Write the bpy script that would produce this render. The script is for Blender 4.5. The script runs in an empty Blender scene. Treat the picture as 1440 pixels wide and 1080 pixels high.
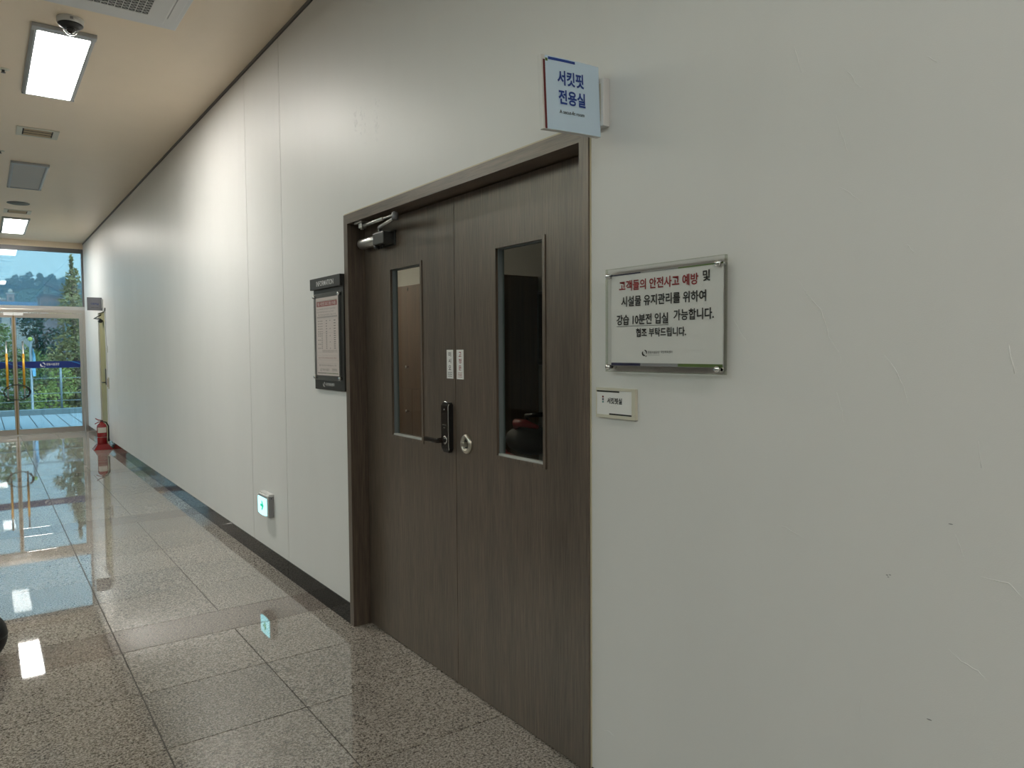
import bpy, bmesh, math, random
from mathutils import Vector, Matrix
random.seed(7)
scene = bpy.context.scene
COL = scene.collection

# ------------------------------------------------------------------ camera
YAW, PITCH, ROLL = math.radians(35.9485), math.radians(2.7435), math.radians(-0.38317)
CAM = Vector((-1.761, 0.0, 1.657))
fw = Vector((math.sin(YAW)*math.cos(PITCH), math.cos(YAW)*math.cos(PITCH), -math.sin(PITCH)))
rt = Vector((math.cos(YAW), -math.sin(YAW), 0.0))
up = rt.cross(fw)
rt2 = rt*math.cos(ROLL) + up*math.sin(ROLL)
up2 = up*math.cos(ROLL) - rt*math.sin(ROLL)
cd = bpy.data.cameras.new('camera')
cam = bpy.data.objects.new('camera', cd)
COL.objects.link(cam)
cd.sensor_width = 36.0
cd.lens = 1027.28/1440*36.0
cd.clip_start, cd.clip_end = 0.05, 2000
m = Matrix((rt2, up2, -fw)).transposed().to_4x4()
m.translation = CAM
cam.matrix_world = m
scene.camera = cam

# ------------------------------------------------------------------ world, sun, exposure
LAMP = 11.5          # ceiling panel emission
SKY = 1.30
world = bpy.data.worlds.new('overcast_sky')
scene.world = world
world.use_nodes = True
bg = world.node_tree.nodes['Background']
bg.inputs['Color'].default_value = (0.49, 0.76, 1.0, 1)
bg.inputs['Strength'].default_value = SKY
sd = bpy.data.lights.new('sun', 'SUN')
sd.energy = 1.1
sd.angle = math.radians(25)
sd.color = (1.0, 0.96, 0.9)
sun = bpy.data.objects.new('sun', sd)
sun.rotation_euler = (math.radians(40), 0, math.radians(25))
COL.objects.link(sun)
for (nm, loc, rot, sx, sy) in (('portal_hall', (-8.95, 6.8, 5.5), (0, math.radians(-90), 0), 2.6, 19.6), ('portal_end', (-1.225, 17.44, 1.9), (math.radians(-90), 0, 0), 2.4, 3.6)):
    pd = bpy.data.lights.new(nm, 'AREA'); pd.shape = 'RECTANGLE'; pd.size, pd.size_y = sx, sy
    pd.cycles.is_portal = True
    po = bpy.data.objects.new(nm, pd); po.location = loc; po.rotation_euler = rot
    COL.objects.link(po)
vs = scene.view_settings
vs.view_transform = 'Standard'
vs.look = 'None'
vs.gamma = 1.0
vs.use_curve_mapping = False
vs.exposure = 1.84

H = 3.884            # ceiling height
GY = 17.5            # plane of the glass end wall
WL = -2.45           # left end of the glazing
HW = -9.0            # far wall of the tall hall on the left
CX = -2.7            # edge of the corridor ceiling; the hall beyond is double height
HH = 8.2             # hall height

# ------------------------------------------------------------------ materials
def srgb(r, g, b):
    f = lambda c: (c/255/12.92) if c/255 <= .04045 else ((c/255+.055)/1.055)**2.4
    return (f(r), f(g), f(b), 1)

def mat(name, col, rough=.5, metal=0.0, spec=.5, coat=0.0, emit=None, estr=0.0, ior=None):
    m = bpy.data.materials.new(name)
    m.use_nodes = True
    b = m.node_tree.nodes['Principled BSDF']
    b.inputs['Base Color'].default_value = col
    b.inputs['Roughness'].default_value = rough
    b.inputs['Metallic'].default_value = metal
    b.inputs['Specular IOR Level'].default_value = spec
    b.inputs['Coat Weight'].default_value = coat
    b.inputs['Coat Roughness'].default_value = .05
    if ior: b.inputs['IOR'].default_value = ior
    if emit:
        b.inputs['Emission Color'].default_value = emit
        b.inputs['Emission Strength'].default_value = estr
    return m

def N(m, t, **kw):
    n = m.node_tree.nodes.new(t)
    for k, v in kw.items():
        setattr(n, k, v)
    return n

def LK(m, a, b):
    m.node_tree.links.new(a, b)

def pos_scaled(m, s):
    """world position times a per-axis scale"""
    g = N(m, 'ShaderNodeNewGeometry')
    mp = N(m, 'ShaderNodeVectorMath', operation='MULTIPLY')
    mp.inputs[1].default_value = s
    LK(m, g.outputs['Position'], mp.inputs[0])
    return mp.outputs[0]

def noise(m, vec, scale, detail=2, rough=.5):
    n = N(m, 'ShaderNodeTexNoise')
    n.inputs['Scale'].default_value = scale
    n.inputs['Detail'].default_value = detail
    n.inputs['Roughness'].default_value = rough
    LK(m, vec, n.inputs['Vector'])
    return n.outputs['Fac']

def ramp(m, fac, stops):
    r = N(m, 'ShaderNodeValToRGB')
    e = r.color_ramp.elements
    while len(e) < len(stops):
        e.new(.5)
    for i, (p, c) in enumerate(stops):
        e[i].position = p
        e[i].color = c
    LK(m, fac, r.inputs['Fac'])
    return r.outputs['Color']

def mixc(m, fac, a, b, mode='MIX'):
    n = N(m, 'ShaderNodeMix', data_type='RGBA', blend_type=mode)
    for sock, v in ((n.inputs[0], fac), (n.inputs[6], a), (n.inputs[7], b)):
        if hasattr(v, 'links'):
            LK(m, v, sock)
        else:
            sock.default_value = v
    return n.outputs[2]

def bsdf(m):
    return m.node_tree.nodes['Principled BSDF']

def bump(m, h, strength, dist):
    b = N(m, 'ShaderNodeBump')
    b.inputs['Strength'].default_value = strength
    b.inputs['Distance'].default_value = dist
    LK(m, h, b.inputs['Height'])
    LK(m, b.outputs['Normal'], bsdf(m).inputs['Normal'])

def wall_paint(name, base, amt=.06):
    m = mat(name, base, .42, spec=.35)
    a = noise(m, pos_scaled(m, (1, .9, .28)), 1.6, 5, .6)
    d = tuple(c*(1-amt*1.6) for c in base[:3]) + (1,)
    l = tuple(min(1, c*(1+amt*.5)) for c in base[:3]) + (1,)
    c1 = ramp(m, a, [(.3, d), (.62, l)])
    LK(m, c1, bsdf(m).inputs['Base Color'])
    f = noise(m, pos_scaled(m, (1, 1, 1)), 320, 3)
    g = noise(m, pos_scaled(m, (1, 1, .5)), 9, 3)
    s = N(m, 'ShaderNodeMath', operation='MULTIPLY_ADD')
    LK(m, g, s.inputs[0]); s.inputs[1].default_value = 3.0
    LK(m, f, s.inputs[2])
    bump(m, s.outputs[0], .25, .0012)
    return m

def wood(name, dark, light, axis='Z', rough=.30, fine=150, spec=1.0):
    m = mat(name, light, rough, spec=spec)
    s = {'Z': (1, 1, .035), 'Y': (1, .035, 1)}[axis]
    a = noise(m, pos_scaled(m, s), fine, 4, .65)
    b = noise(m, pos_scaled(m, s), 9, 3, .6)
    c = ramp(m, a, [(.3, dark), (.7, light)])
    k = ramp(m, b, [(.3, (.72, .72, .72, 1)), (.7, (1.06, 1.04, 1.02, 1))])
    LK(m, mixc(m, 1.0, c, k, 'MULTIPLY'), bsdf(m).inputs['Base Color'])
    bump(m, a, .3, .0006)
    return m

def granite(name, pale, mid, dark, rough=.025):
    m = mat(name, mid, rough, spec=.5, ior=2.2)
    oi = N(m, 'ShaderNodeObjectInfo')
    g = N(m, 'ShaderNodeNewGeometry')
    add = N(m, 'ShaderNodeVectorMath', operation='MULTIPLY_ADD')
    cmb = N(m, 'ShaderNodeCombineXYZ')
    LK(m, oi.outputs['Random'], cmb.inputs[2])
    LK(m, cmb.outputs[0], add.inputs[0])
    add.inputs[1].default_value = (0, 0, 7)
    LK(m, g.outputs['Position'], add.inputs[2])
    v = add.outputs[0]
    n1 = noise(m, v, 95, 3, .62)
    n2 = noise(m, v, 210, 2, .6)
    n3 = noise(m, v, 1.7, 2, .5)
    c = ramp(m, n1, [(.36, dark), (.46, mid), (.60, pale)])
    k = ramp(m, n2, [(.38, (.45, .43, .41, 1)), (.52, (1, 1, 1, 1))])
    c = mixc(m, 1.0, c, k, 'MULTIPLY')
    t = ramp(m, oi.outputs['Random'], [(0, (.90, .90, .90, 1)), (1, (1.05, 1.04, 1.03, 1))])
    c = mixc(m, 1.0, c, t, 'MULTIPLY')
    t2 = ramp(m, n3, [(.3, (.93, .93, .93, 1)), (.7, (1.03, 1.03, 1.03, 1))])
    LK(m, mixc(m, 1.0, c, t2, 'MULTIPLY'), bsdf(m).inputs['Base Color'])
    return m

def glass(name, tint, rough=0.0, ior=1.5):
    """thin pane: tinted straight-through light plus a mirror reflection by Fresnel"""
    m = bpy.data.materials.new(name)
    m.use_nodes = True
    nt = m.node_tree
    nt.nodes.remove(nt.nodes['Principled BSDF'])
    t = N(m, 'ShaderNodeBsdfTransparent'); t.inputs[0].default_value = tint
    g = N(m, 'ShaderNodeBsdfGlossy'); g.inputs['Roughness'].default_value = rough
    g.inputs['Color'].default_value = (1, 1, 1, 1)
    # Schlick reflectance from the facing angle, the same for both sides of a pane
    geo = N(m, 'ShaderNodeNewGeometry')
    dt = N(m, 'ShaderNodeVectorMath', operation='DOT_PRODUCT')
    LK(m, geo.outputs['Incoming'], dt.inputs[0]); LK(m, geo.outputs['Normal'], dt.inputs[1])
    ab = N(m, 'ShaderNodeMath', operation='ABSOLUTE'); LK(m, dt.outputs['Value'], ab.inputs[0])
    om = N(m, 'ShaderNodeMath', operation='SUBTRACT'); om.inputs[0].default_value = 1.0; LK(m, ab.outputs[0], om.inputs[1])
    pw = N(m, 'ShaderNodeMath', operation='POWER'); LK(m, om.outputs[0], pw.inputs[0]); pw.inputs[1].default_value = 5.0
    r0 = ((ior-1)/(ior+1))**2
    f = N(m, 'ShaderNodeMath', operation='MULTIPLY_ADD'); LK(m, pw.outputs[0], f.inputs[0]); f.inputs[1].default_value = 1-r0; f.inputs[2].default_value = r0
    mx = N(m, 'ShaderNodeMixShader')
    LK(m, f.outputs[0], mx.inputs[0]); LK(m, t.outputs[0], mx.inputs[1]); LK(m, g.outputs[0], mx.inputs[2])
    LK(m, mx.outputs[0], nt.nodes['Material Output'].inputs['Surface'])
    return m

def leafmat(name, c1, c2):
    m = mat(name, c1, .6, spec=.3)
    a = noise(m, pos_scaled(m, (1, 1, 1)), 2.2, 3)
    LK(m, ramp(m, a, [(.35, c1), (.65, c2)]), bsdf(m).inputs['Base Color'])
    return m

M = {}
M['wall'] = wall_paint('painted_wall', (.765, .765, .752, 1), .018)
M['wall_plain'] = wall_paint('painted_wall_other', (.55, .54, .52, 1), .02)
M['ceiling'] = wall_paint('ceiling_paint', (.88, .745, .58, 1), .015)
M['granite'] = granite('polished_granite', (.60, .555, .50, 1), (.38, .345, .305, 1), (.10, .086, .075, 1))
M['granite_strip'] = granite('polished_granite_border', (.42, .37, .33, 1), (.29, .25, .222, 1), (.13, .11, .097, 1))
M['grout'] = mat('dark_grout', (.10, .09, .08, 1), .7)
M['black_stone'] = mat('black_polished_stone', (.010, .010, .010, 1), .06, spec=.32)
M['wood'] = wood('ash_grey_laminate', srgb(70, 59, 50), srgb(120, 105, 92), 'Z')
M['wood_h'] = wood('ash_grey_laminate_crosswise', srgb(70, 59, 50), srgb(120, 105, 92), 'Y')
M['caulk'] = mat('yellowed_caulk', (.62, .56, .40, 1), .5)
M['gap'] = mat('dark_gap', (.02, .02, .02, 1), .8)
M['alu'] = mat('aluminium', (.56, .56, .55, 1), .35, 1.0)
M['alu_dark'] = mat('grey_anodised', (.16, .16, .165, 1), .45, .6)
M['channel'] = mat('painted_glazing_channel', (.20, .23, .24, 1), .35)
M['closer_dark'] = mat('dark_closer_casting', (.045, .047, .045, 1), .4)
M['bead_bright'] = mat('bright_aluminium_bead', (.62, .64, .62, 1), .3, .4)
M['trim_grey'] = mat('grey_trim', (.20, .19, .18, 1), .5)
M['steel'] = mat('brushed_steel', (.50, .47, .43, 1), .28, 1.0)
M['chrome'] = mat('chrome', (.75, .75, .75, 1), .12, 1.0)
M['nickel'] = mat('satin_nickel', (.55, .52, .46, 1), .3, 1.0)
M['gold'] = mat('gold_grip', (.75, .38, .03, 1), .35, .3)
M['bronze_strip'] = mat('bronze_weather_strip', (.26, .18, .07, 1), .5, .3)
M['white_plastic'] = mat('white_plastic', (.72, .72, .71, 1), .4)
M['offwhite'] = mat('cream_plastic', (.62, .60, .50, 1), .4)
M['grey_plastic'] = mat('grey_plastic', (.30, .30, .31, 1), .45)
M['black_plastic'] = mat('black_plastic', (.012, .012, .012, 1), .35)
M['black_gloss'] = mat('glossy_black', (.016, .011, .009, 1), .08)
M['rubber'] = mat('black_rubber', (.008, .008, .008, 1), .55)
M['board_black'] = mat('charcoal_board', (.028, .028, .027, 1), .4)
M['white_print'] = mat('white_print', (.75, .75, .75, 1), .5)
M['ink'] = mat('black_ink', (.012, .012, .012, 1), .6)
M['navy'] = mat('navy_ink', (.012, .012, .06, 1), .5)
M['green_print'] = mat('green_print', (.10, .17, .03, 1), .5)
M['red_ink'] = mat('red_ink', (.30, .008, .015, 1), .6)
M['maroon'] = mat('maroon_stripe', (.13, .006, .012, 1), .4)
M['blue_ink'] = mat('blue_ink', (.01, .05, .30, 1), .5)
M['teal_print'] = mat('teal_print', (.12, .25, .25, 1), .5)
M['sign_blue'] = mat('pale_blue_sign_face', (.62, .79, .95, 1), .35)
M['sign_grey'] = mat('grey_sign_face', (.28, .28, .32, 1), .4)
M['paper'] = mat('paper', (.80, .80, .79, 1), .6)
M['paper_pink'] = mat('pinkish_paper', (.80, .70, .68, 1), .6)
M['grey_print'] = mat('grey_print', (.22, .18, .18, 1), .6)
M['band'] = mat('blue_film', (.004, .022, .16, 1), .3)
M['band_light'] = mat('light_blue_film', (.02, .16, .42, 1), .3)
M['acrylic'] = glass('clear_acrylic', (.985, .985, .98, 1), .02, 1.3)
M['acrylic_edge'] = glass('acrylic_edge', (.84, .86, .80, 1), .05, 1.5)
M['pane'] = glass('door_pane', (.88, .90, .88, 1), 0, 1.27)
M['tint'] = glass('teal_tinted_pane', (.44, .53, .56, 1), 0, 1.5)
M['warm_pane'] = glass('warm_tinted_hall_pane', (.985, .85, .72, 1))  # warm tint added to the unseen hall glass to offset blue sky light
M['dome'] = glass('dome_plastic', (.75, .75, .75, 1), .01, 1.6)
M['lamp'] = mat('lit_diffuser', (.8, .8, .8, 1), .5, emit=(1.0, .95, .875, 1), estr=LAMP)
M['lamp_added'] = mat('added_room_diffuser', (.8, .8, .8, 1), .5, emit=(1.0, .88, .72, 1), estr=4.2)  # glow of the lamp added in the wardrobe room
M['lamp_off'] = mat('unlit_diffuser', (.46, .44, .42, 1), .5)
M['lamp_frame'] = mat('lamp_frame_grey', (.42, .44, .46, 1), .4, .3)
M['exit_lit'] = mat('lit_exit_face', (.5, .7, .72, 1), .4, emit=(.30, .82, .90, 1), estr=.55)
M['exit_green'] = mat('exit_green', (.0, .3, .15, 1), .4, emit=(.0, .50, .28, 1), estr=.3)
M['vent_in'] = mat('vent_inner', (.42, .34, .23, 1), .6)
M['speaker'] = mat('speaker_mesh', (.17, .18, .17, 1), .7)
M['olive'] = mat('olive_door', (.30, .27, .12, 1), .5)
M['brown_plate'] = mat('brown_plaque', (.30, .17, .10, 1), .5)
M['ext_red'] = mat('extinguisher_red', (.28, .005, .008, 1), .25, coat=.4)
M['ext_label'] = mat('label_paper', (.72, .68, .60, 1), .5)
M['locker'] = wood('brown_wood_veneer', (.15, .075, .034, 1), (.23, .12, .055, 1), 'Z', .4, 60)
M['room_wall'] = mat('room_wall', (.50, .50, .46, 1), .7)
M['room_floor'] = mat('room_floor', (.06, .055, .05, 1), .6)
M['machine_red'] = mat('machine_red', (.45, .02, .02, 1), .35)
M['deck'] = mat('terrace_stone', (.42, .47, .48, 1), .6)
M['kerb'] = mat('shaded_kerb_stone', (.24, .28, .28, 1), .7)  # kerb colour darkened to stand for the shadow on its front face
M['rail'] = mat('railing_steel', (.36, .38, .38, 1), .4, .6)
M['bark'] = mat('bark', (.12, .09, .06, 1), .9)
M['leaf_yellow'] = leafmat('leaf_yellow_green', (.24, .26, .05, 1), (.48, .48, .13, 1))
M['leaf_green'] = leafmat('leaf_green', (.14, .17, .05, 1), (.26, .29, .09, 1))
M['leaf_olive'] = leafmat('leaf_olive', (.26, .20, .07, 1), (.42, .34, .14, 1))
M['leaf_dark'] = leafmat('leaf_dark', (.03, .075, .06, 1), (.07, .13, .09, 1))
M['leaf_hill'] = leafmat('leaf_hill', (.05, .10, .07, 1), (.12, .17, .10, 1))
M['ground'] = mat('grass_ground', (.10, .14, .06, 1), .9)
M['roof_blue'] = mat('blue_metal_roof', (.04, .12, .34, 1), .5)
M['pink_wall'] = mat('pale_pink_render', (.62, .42, .38, 1), .8)
M['white_wall'] = mat('white_render', (.72, .70, .68, 1), .8)
M['brick'] = mat('brick_brown', (.24, .13, .11, 1), .8)
M['win_far'] = mat('far_window', (.05, .07, .09, 1), .2)
M['dark_metal'] = mat('dark_roof_metal', (.07, .08, .09, 1), .6)
M['flag'] = mat('pale_blue_flag', (.30, .62, .80, 1), .7)
M['flag_ball'] = mat('yellow_finial', (.60, .62, .10, 1), .4)

# ------------------------------------------------------------------ geometry helpers
class MB:
    def __init__(s):
        s.bm = bmesh.new()
    def box(s, lo, hi, bevel=0.0):
        c = [(x, y, z) for x in (lo[0], hi[0]) for y in (lo[1], hi[1]) for z in (lo[2], hi[2])]
        v = [s.bm.verts.new(p) for p in c]
        f = [s.bm.faces.new([v[i] for i in q]) for q in ((0, 1, 3, 2), (4, 6, 7, 5), (0, 4, 5, 1), (2, 3, 7, 6), (0, 2, 6, 4), (1, 5, 7, 3))]
        if bevel:
            e = list({e for q in f for e in q.edges})
            bmesh.ops.bevel(s.bm, geom=e, offset=bevel, segments=2, affect='EDGES', profile=.6)
        return s
    def prism(s, pts, ax, a, b):
        """outline pts (2D) in the two axes other than ax, extruded along ax from a to b"""
        def P(p, t):
            q = list(p); q.insert(ax, t); return q
        A = [s.bm.verts.new(P(p, a)) for p in pts]
        B = [s.bm.verts.new(P(p, b)) for p in pts]
        n = len(pts)
        s.bm.faces.new(A); s.bm.faces.new(B[::-1])
        for i in range(n):
            j = (i+1) % n
            s.bm.faces.new((A[i], B[i], B[j], A[j]))
        return s
    def ring(s, lo, hi, hlo, hhi, x0, x1):
        """slab in the YZ plane with a rectangular hole, thickness x0..x1"""
        def sq(l, h, x): return [s.bm.verts.new((x, y, z)) for y, z in ((l[0], l[1]), (h[0], l[1]), (h[0], h[1]), (l[0], h[1]))]
        o0, o1, i0, i1 = sq(lo, hi, x0), sq(lo, hi, x1), sq(hlo, hhi, x0), sq(hlo, hhi, x1)
        for k in range(4):
            j = (k+1) % 4
            s.bm.faces.new((o0[k], o0[j], i0[j], i0[k])); s.bm.faces.new((o1[j], o1[k], i1[k], i1[j]))
            s.bm.faces.new((o0[j], o0[k], o1[k], o1[j])); s.bm.faces.new((i0[k], i0[j], i1[j], i1[k]))
        return s
    def lathe(s, c, prof, n=24, axis='Z'):
        """prof: (radius, height) list"""
        def P(r, h, a):
            x, y = r*math.cos(a), r*math.sin(a)
            v = {'Z': (x, y, h), 'X': (h, x, y), 'Y': (y, h, x)}[axis]
            return (c[0]+v[0], c[1]+v[1], c[2]+v[2])
        rows = []
        for r, h in prof:
            if r < 1e-6:
                rows.append([s.bm.verts.new(P(0, h, 0))])
            else:
                rows.append([s.bm.verts.new(P(r, h, 2*math.pi*k/n)) for k in range(n)])
        for A, B in zip(rows, rows[1:]):
            for k in range(n):
                j = (k+1) % n
                if len(A) == 1 and len(B) == 1: continue
                if len(A) == 1: f = (A[0], B[k], B[j])
                elif len(B) == 1: f = (A[k], B[0], A[j])
                else: f = (A[k], B[k], B[j], A[j])
                s.bm.faces.new(f).smooth = True
        for R in (rows[0], rows[-1]):
            if len(R) > 1:
                s.bm.faces.new(R)
        return s
    def tube(s, pts, r, n=8, closed=False):
        pts = [Vector(p) for p in pts]
        rings = []
        N_ = len(pts)
        for i, p in enumerate(pts):
            if closed: t = pts[(i+1) % N_]-pts[i-1]
            else: t = pts[min(i+1, N_-1)]-pts[max(i-1, 0)]
            t.normalize()
            a = Vector((0, 0, 1)) if abs(t.z) < .9 else Vector((1, 0, 0))
            u = t.cross(a).normalized(); w = t.cross(u)
            rr = r[i] if isinstance(r, (list, tuple)) else r
            rings.append([s.bm.verts.new(p+u*rr*math.cos(2*math.pi*k/n)+w*rr*math.sin(2*math.pi*k/n)) for k in range(n)])
        prs = list(zip(rings, rings[1:])) + ([(rings[-1], rings[0])] if closed else [])
        for A, B in prs:
            for k in range(n):
                j = (k+1) % n
                s.bm.faces.new((A[k], A[j], B[j], B[k])).smooth = True
        if not closed:
            s.bm.faces.new(rings[0][::-1]); s.bm.faces.new(rings[-1])
        return s
    def sphere(s, c, r, sub=2, sc=(1, 1, 1)):
        mtx = Matrix.Translation(c) @ Matrix.Diagonal((sc[0]*r, sc[1]*r, sc[2]*r, 1))
        q = bmesh.ops.create_icosphere(s.bm, subdivisions=sub, radius=1, matrix=mtx)
        for v in q['verts']:
            for f in v.link_faces: f.smooth = True
        return s
    def xf(s, mtx):
        bmesh.ops.transform(s.bm, matrix=mtx, verts=s.bm.verts[:])
        return s
    def build(s, name, material, parent=None):
        bmesh.ops.recalc_face_normals(s.bm, faces=s.bm.faces[:])
        return obj(name, s.bm, material, parent)

def wpos(o):
    p = Vector((0, 0, 0))
    while o:
        p += o.location
        o = o.parent
    return p

def obj(name, bm, material, parent=None):
    """link a bmesh given in world space; its origin goes to the bottom centre of its bounds"""
    xs = [v.co for v in bm.verts]
    lo = Vector((min(v.x for v in xs), min(v.y for v in xs), min(v.z for v in xs)))
    hi = Vector((max(v.x for v in xs), max(v.y for v in xs), max(v.z for v in xs)))
    o0 = Vector(((lo.x+hi.x)/2, (lo.y+hi.y)/2, lo.z))
    bmesh.ops.translate(bm, vec=-o0, verts=bm.verts[:])
    me = bpy.data.meshes.new(name)
    bm.to_mesh(me); bm.free()
    me.materials.append(M[material] if isinstance(material, str) else material)
    o = bpy.data.objects.new(name, me)
    COL.objects.link(o)
    if parent:
        o.parent = parent
        o.location = o0 - wpos(parent)
    else:
        o.location = o0
    return o

def copy_at(src, loc, parent=None):
    """copy of one mesh object, sharing its mesh; loc in world space"""
    c = src.copy(); COL.objects.link(c)
    c.parent = parent
    c.location = Vector(loc) - (wpos(parent) if parent else Vector((0, 0, 0)))
    return c

def box(name, lo, hi, material, parent=None, bevel=0.0):
    l = [min(a, b) for a, b in zip(lo, hi)]; h = [max(a, b) for a, b in zip(lo, hi)]
    return MB().box(l, h, bevel).build(name, material, parent)

def tag(o, label, cat, group=None):
    o['label'] = label; o['category'] = cat
    if group: o['group'] = group
    return o

def thing(name, loc, label, cat, group=None):
    o = bpy.data.objects.new(name, None); COL.objects.link(o)
    o.location = loc; o.empty_display_size = .1
    return tag(o, label, cat, group)

def structure(o, kind='structure'):
    o['kind'] = kind
    return o

def sroot(name, loc):
    o = bpy.data.objects.new(name, None); COL.objects.link(o)
    o.location = loc; o['kind'] = 'structure'
    return o

WALLR, WALLU = Vector((0, -1, 0)), Vector((0, 0, 1))

def text(name, body, org, width, height, material, parent, right=WALLR, upv=WALLU, bold=0.0, align='C'):
    """flat lettering: org = centre (or left-middle) of its box, stretched to width x height"""
    c = bpy.data.curves.new(name, 'FONT')
    c.body = body; c.size = 1.0; c.offset = bold; c.resolution_u = 3
    t = bpy.data.objects.new(name, c)
    me = bpy.data.meshes.new_from_object(t)
    bpy.data.objects.remove(t); bpy.data.curves.remove(c)
    bm = bmesh.new(); bm.from_mesh(me); bpy.data.meshes.remove(me)
    xs = [v.co.x for v in bm.verts]; ys = [v.co.y for v in bm.verts]
    x0, x1, y0, y1 = min(xs), max(xs), min(ys), max(ys)
    org = Vector(org); right = Vector(right); upv = Vector(upv)
    off = .5 if align == 'C' else 0.0
    for v in bm.verts:
        a = ((v.co.x-x0)/(x1-x0)-off)*width
        b = ((v.co.y-y0)/(y1-y0)-.5)*height
        v.co = org + right*a + upv*b
    return obj(name, bm, material, parent)

def logo(name, c, s, material, parent, right=WALLR, upv=WALLU):
    """open swirl emblem: two crescent strokes"""
    bm = bmesh.new(); c = Vector(c)
    def cres(a0, a1, r0, tmax):
        n = 14; prev = None
        for i in range(n+1):
            t = i/n; a = math.radians(a0+(a1-a0)*t); w = tmax*math.sin(math.pi*(.12+.80*t))
            p = [c+right*(rr*math.cos(a)*s)+upv*(rr*math.sin(a)*s*.95) for rr in (r0+w, r0-w)]
            q = [bm.verts.new(v) for v in p]
            if prev: bm.faces.new((prev[0], q[0], q[1], prev[1]))
            prev = q
    cres(150, 290, .43, .15)
    cres(95, -25, .42, .11)
    cres(-45, -75, .62, .07)
    return obj(name, bm, material, parent)

# ================================================================== STRUCTURE
# ---- floor of granite tiles
floor = structure(box('floor', (HW, -4.0, -.10), (.2, GY, -.004), 'grout'))
colx = [.12, -.591, -1.191, -1.791, -2.391, WL]
rows = []                                   # (y0, y1, is_border_strip)
y = 4.825
while y < GY - .02:
    for k in range(5):
        if y < GY-.02: rows.append((y, min(y+.6, GY), False)); y += .6
    if y < GY-.02: rows.append((y, min(y+.37, GY), True)); y += .37
y = 4.825
while y > -4:
    rows.append((max(y-.37, -4), y, True)); y -= .37
    for k in range(5):
        if y > -4: rows.append((max(y-.6, -4), y, False)); y -= .6
cache = {}
def tile(x0, x1, y0, y1, mname):
    w, d = round(abs(x0-x1), 3), round(y1-y0, 3)
    if w < .03 or d < .03: return
    key = (w, d, mname)
    c = ((x0+x1)/2, (y0+y1)/2, -.016)
    if key in cache:
        copy_at(cache[key], c, floor); return
    g = .0027; b = .001
    mb = MB(); bm = mb.bm
    def sq(i, z): return [bm.verts.new((c[0]+sx*(w/2-i), c[1]+sy*(d/2-i), z)) for sx, sy in ((-1, -1), (1, -1), (1, 1), (-1, 1))]
    A, B, C_ = sq(g, -.016), sq(g, -b), sq(g+b, 0)
    for P, Q in ((A, B), (B, C_)):
        for k in range(4):
            j = (k+1) % 4
            bm.faces.new((P[k], P[j], Q[j], Q[k]))
    bm.faces.new(C_); bm.faces.new(A[::-1])
    cache[key] = mb.build('floor_tile', mname, floor)
for y0, y1, strip in rows:
    if strip:
        for a, b in ((.12, -1.191), (-1.191, -2.391), (-2.391, WL)): tile(a, b, y0, y1, 'granite_strip')
    else:
        for a, b in zip(colx, colx[1:]): tile(a, b, y0, y1, 'granite')

# tiles of the hall further left, out of view: one joined part
mb = MB()
for y0, y1, strip in rows:
    x = WL
    while x > HW+.05 and y1-y0 > .03:
        x2 = max(x-(1.2 if strip else .6), HW)
        mb.box((x2+.0027, y0+.0027, -.016), (x-.0027, y1-.0027, 0)); x = x2
ft = mb.build('floor_tiles', 'granite', floor); ft['kind'] = 'stuff'

# ---- right-hand wall: painted panels with thin recessed joints
WT = H-.030
wall = sroot('wall_right', (.1, 6, 0))
DY0, DY1, DZ = 1.962, 4.082, 2.432
near = [(-4.0, 0), (DY0, 0), (DY0, DZ), (DY1, DZ), (DY1, 0), (5.204, 0), (5.204, WT), (-4.0, WT)]
panel1 = MB().prism(near, 0, 0.0, .2).build('wall_panel', 'wall', wall)
box('wall_panel', (0, 5.210, 0), (.2, 6.039, WT), 'wall', wall)
box('wall_panel', (0, 6.045, 0), (.2, 13.297, WT), 'wall', wall)
FD0, FD1, FDZ = 14.44, 15.34, 2.37       # far door opening
MB().prism([(13.305, 0), (FD0, 0), (FD0, FDZ), (FD1, FDZ), (FD1, 0), (GY+.15, 0), (GY+.15, WT), (13.305, WT)], 0, 0.0, .2).build('wall_panel', 'wall', wall)
for yy in (5.207, 6.0415, 13.3015):
    box('joint', (.006, yy-.003, 0), (.2, yy+.003, WT), 'gap', wall)
# hairline plaster cracks (raised paint)
CR = [[(1.151, 2.449), (1.143, 2.417), (1.13, 2.374)], [(1.014, 2.353), (.996, 2.331), (.982, 2.305), (.965, 2.285)],
      [(1.031, 2.239), (1.021, 2.202), (1.01, 2.17), (.993, 2.13)], [(1.02, 2.059), (.991, 2.038), (.96, 2.009)], [(.816, 2.316), (.792, 2.294)],
      [(1.153, 1.853), (1.122, 1.825), (1.106, 1.795), (1.065, 1.753), (1.05, 1.711), (1.043, 1.683), (1.01, 1.633), (1.008, 1.611)],
      [(1.019, 1.541), (1.005, 1.495), (.998, 1.457)], [(.898, 1.636), (.871, 1.6), (.853, 1.562), (.84, 1.516)], [(.849, 1.895), (.834, 1.873)],
      [(.69, 1.449), (.682, 1.39)], [(.636, 1.657), (.624, 1.598)], [(1.339, 1.744), (1.309, 1.694), (1.283, 1.665)],
      [(1.182, 1.167), (1.159, 1.165), (1.106, 1.147)], [(.733, 1.234), (.722, 1.208), (.712, 1.182)], [(.68, 1.15), (.624, 1.149), (.598, 1.125)],
      [(.74, .967), (.714, .948), (.678, .938), (.661, .923)], [(.948, .766), (.941, .724)], [(1.878, .289), (1.854, .297), (1.833, .291)]]
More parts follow.
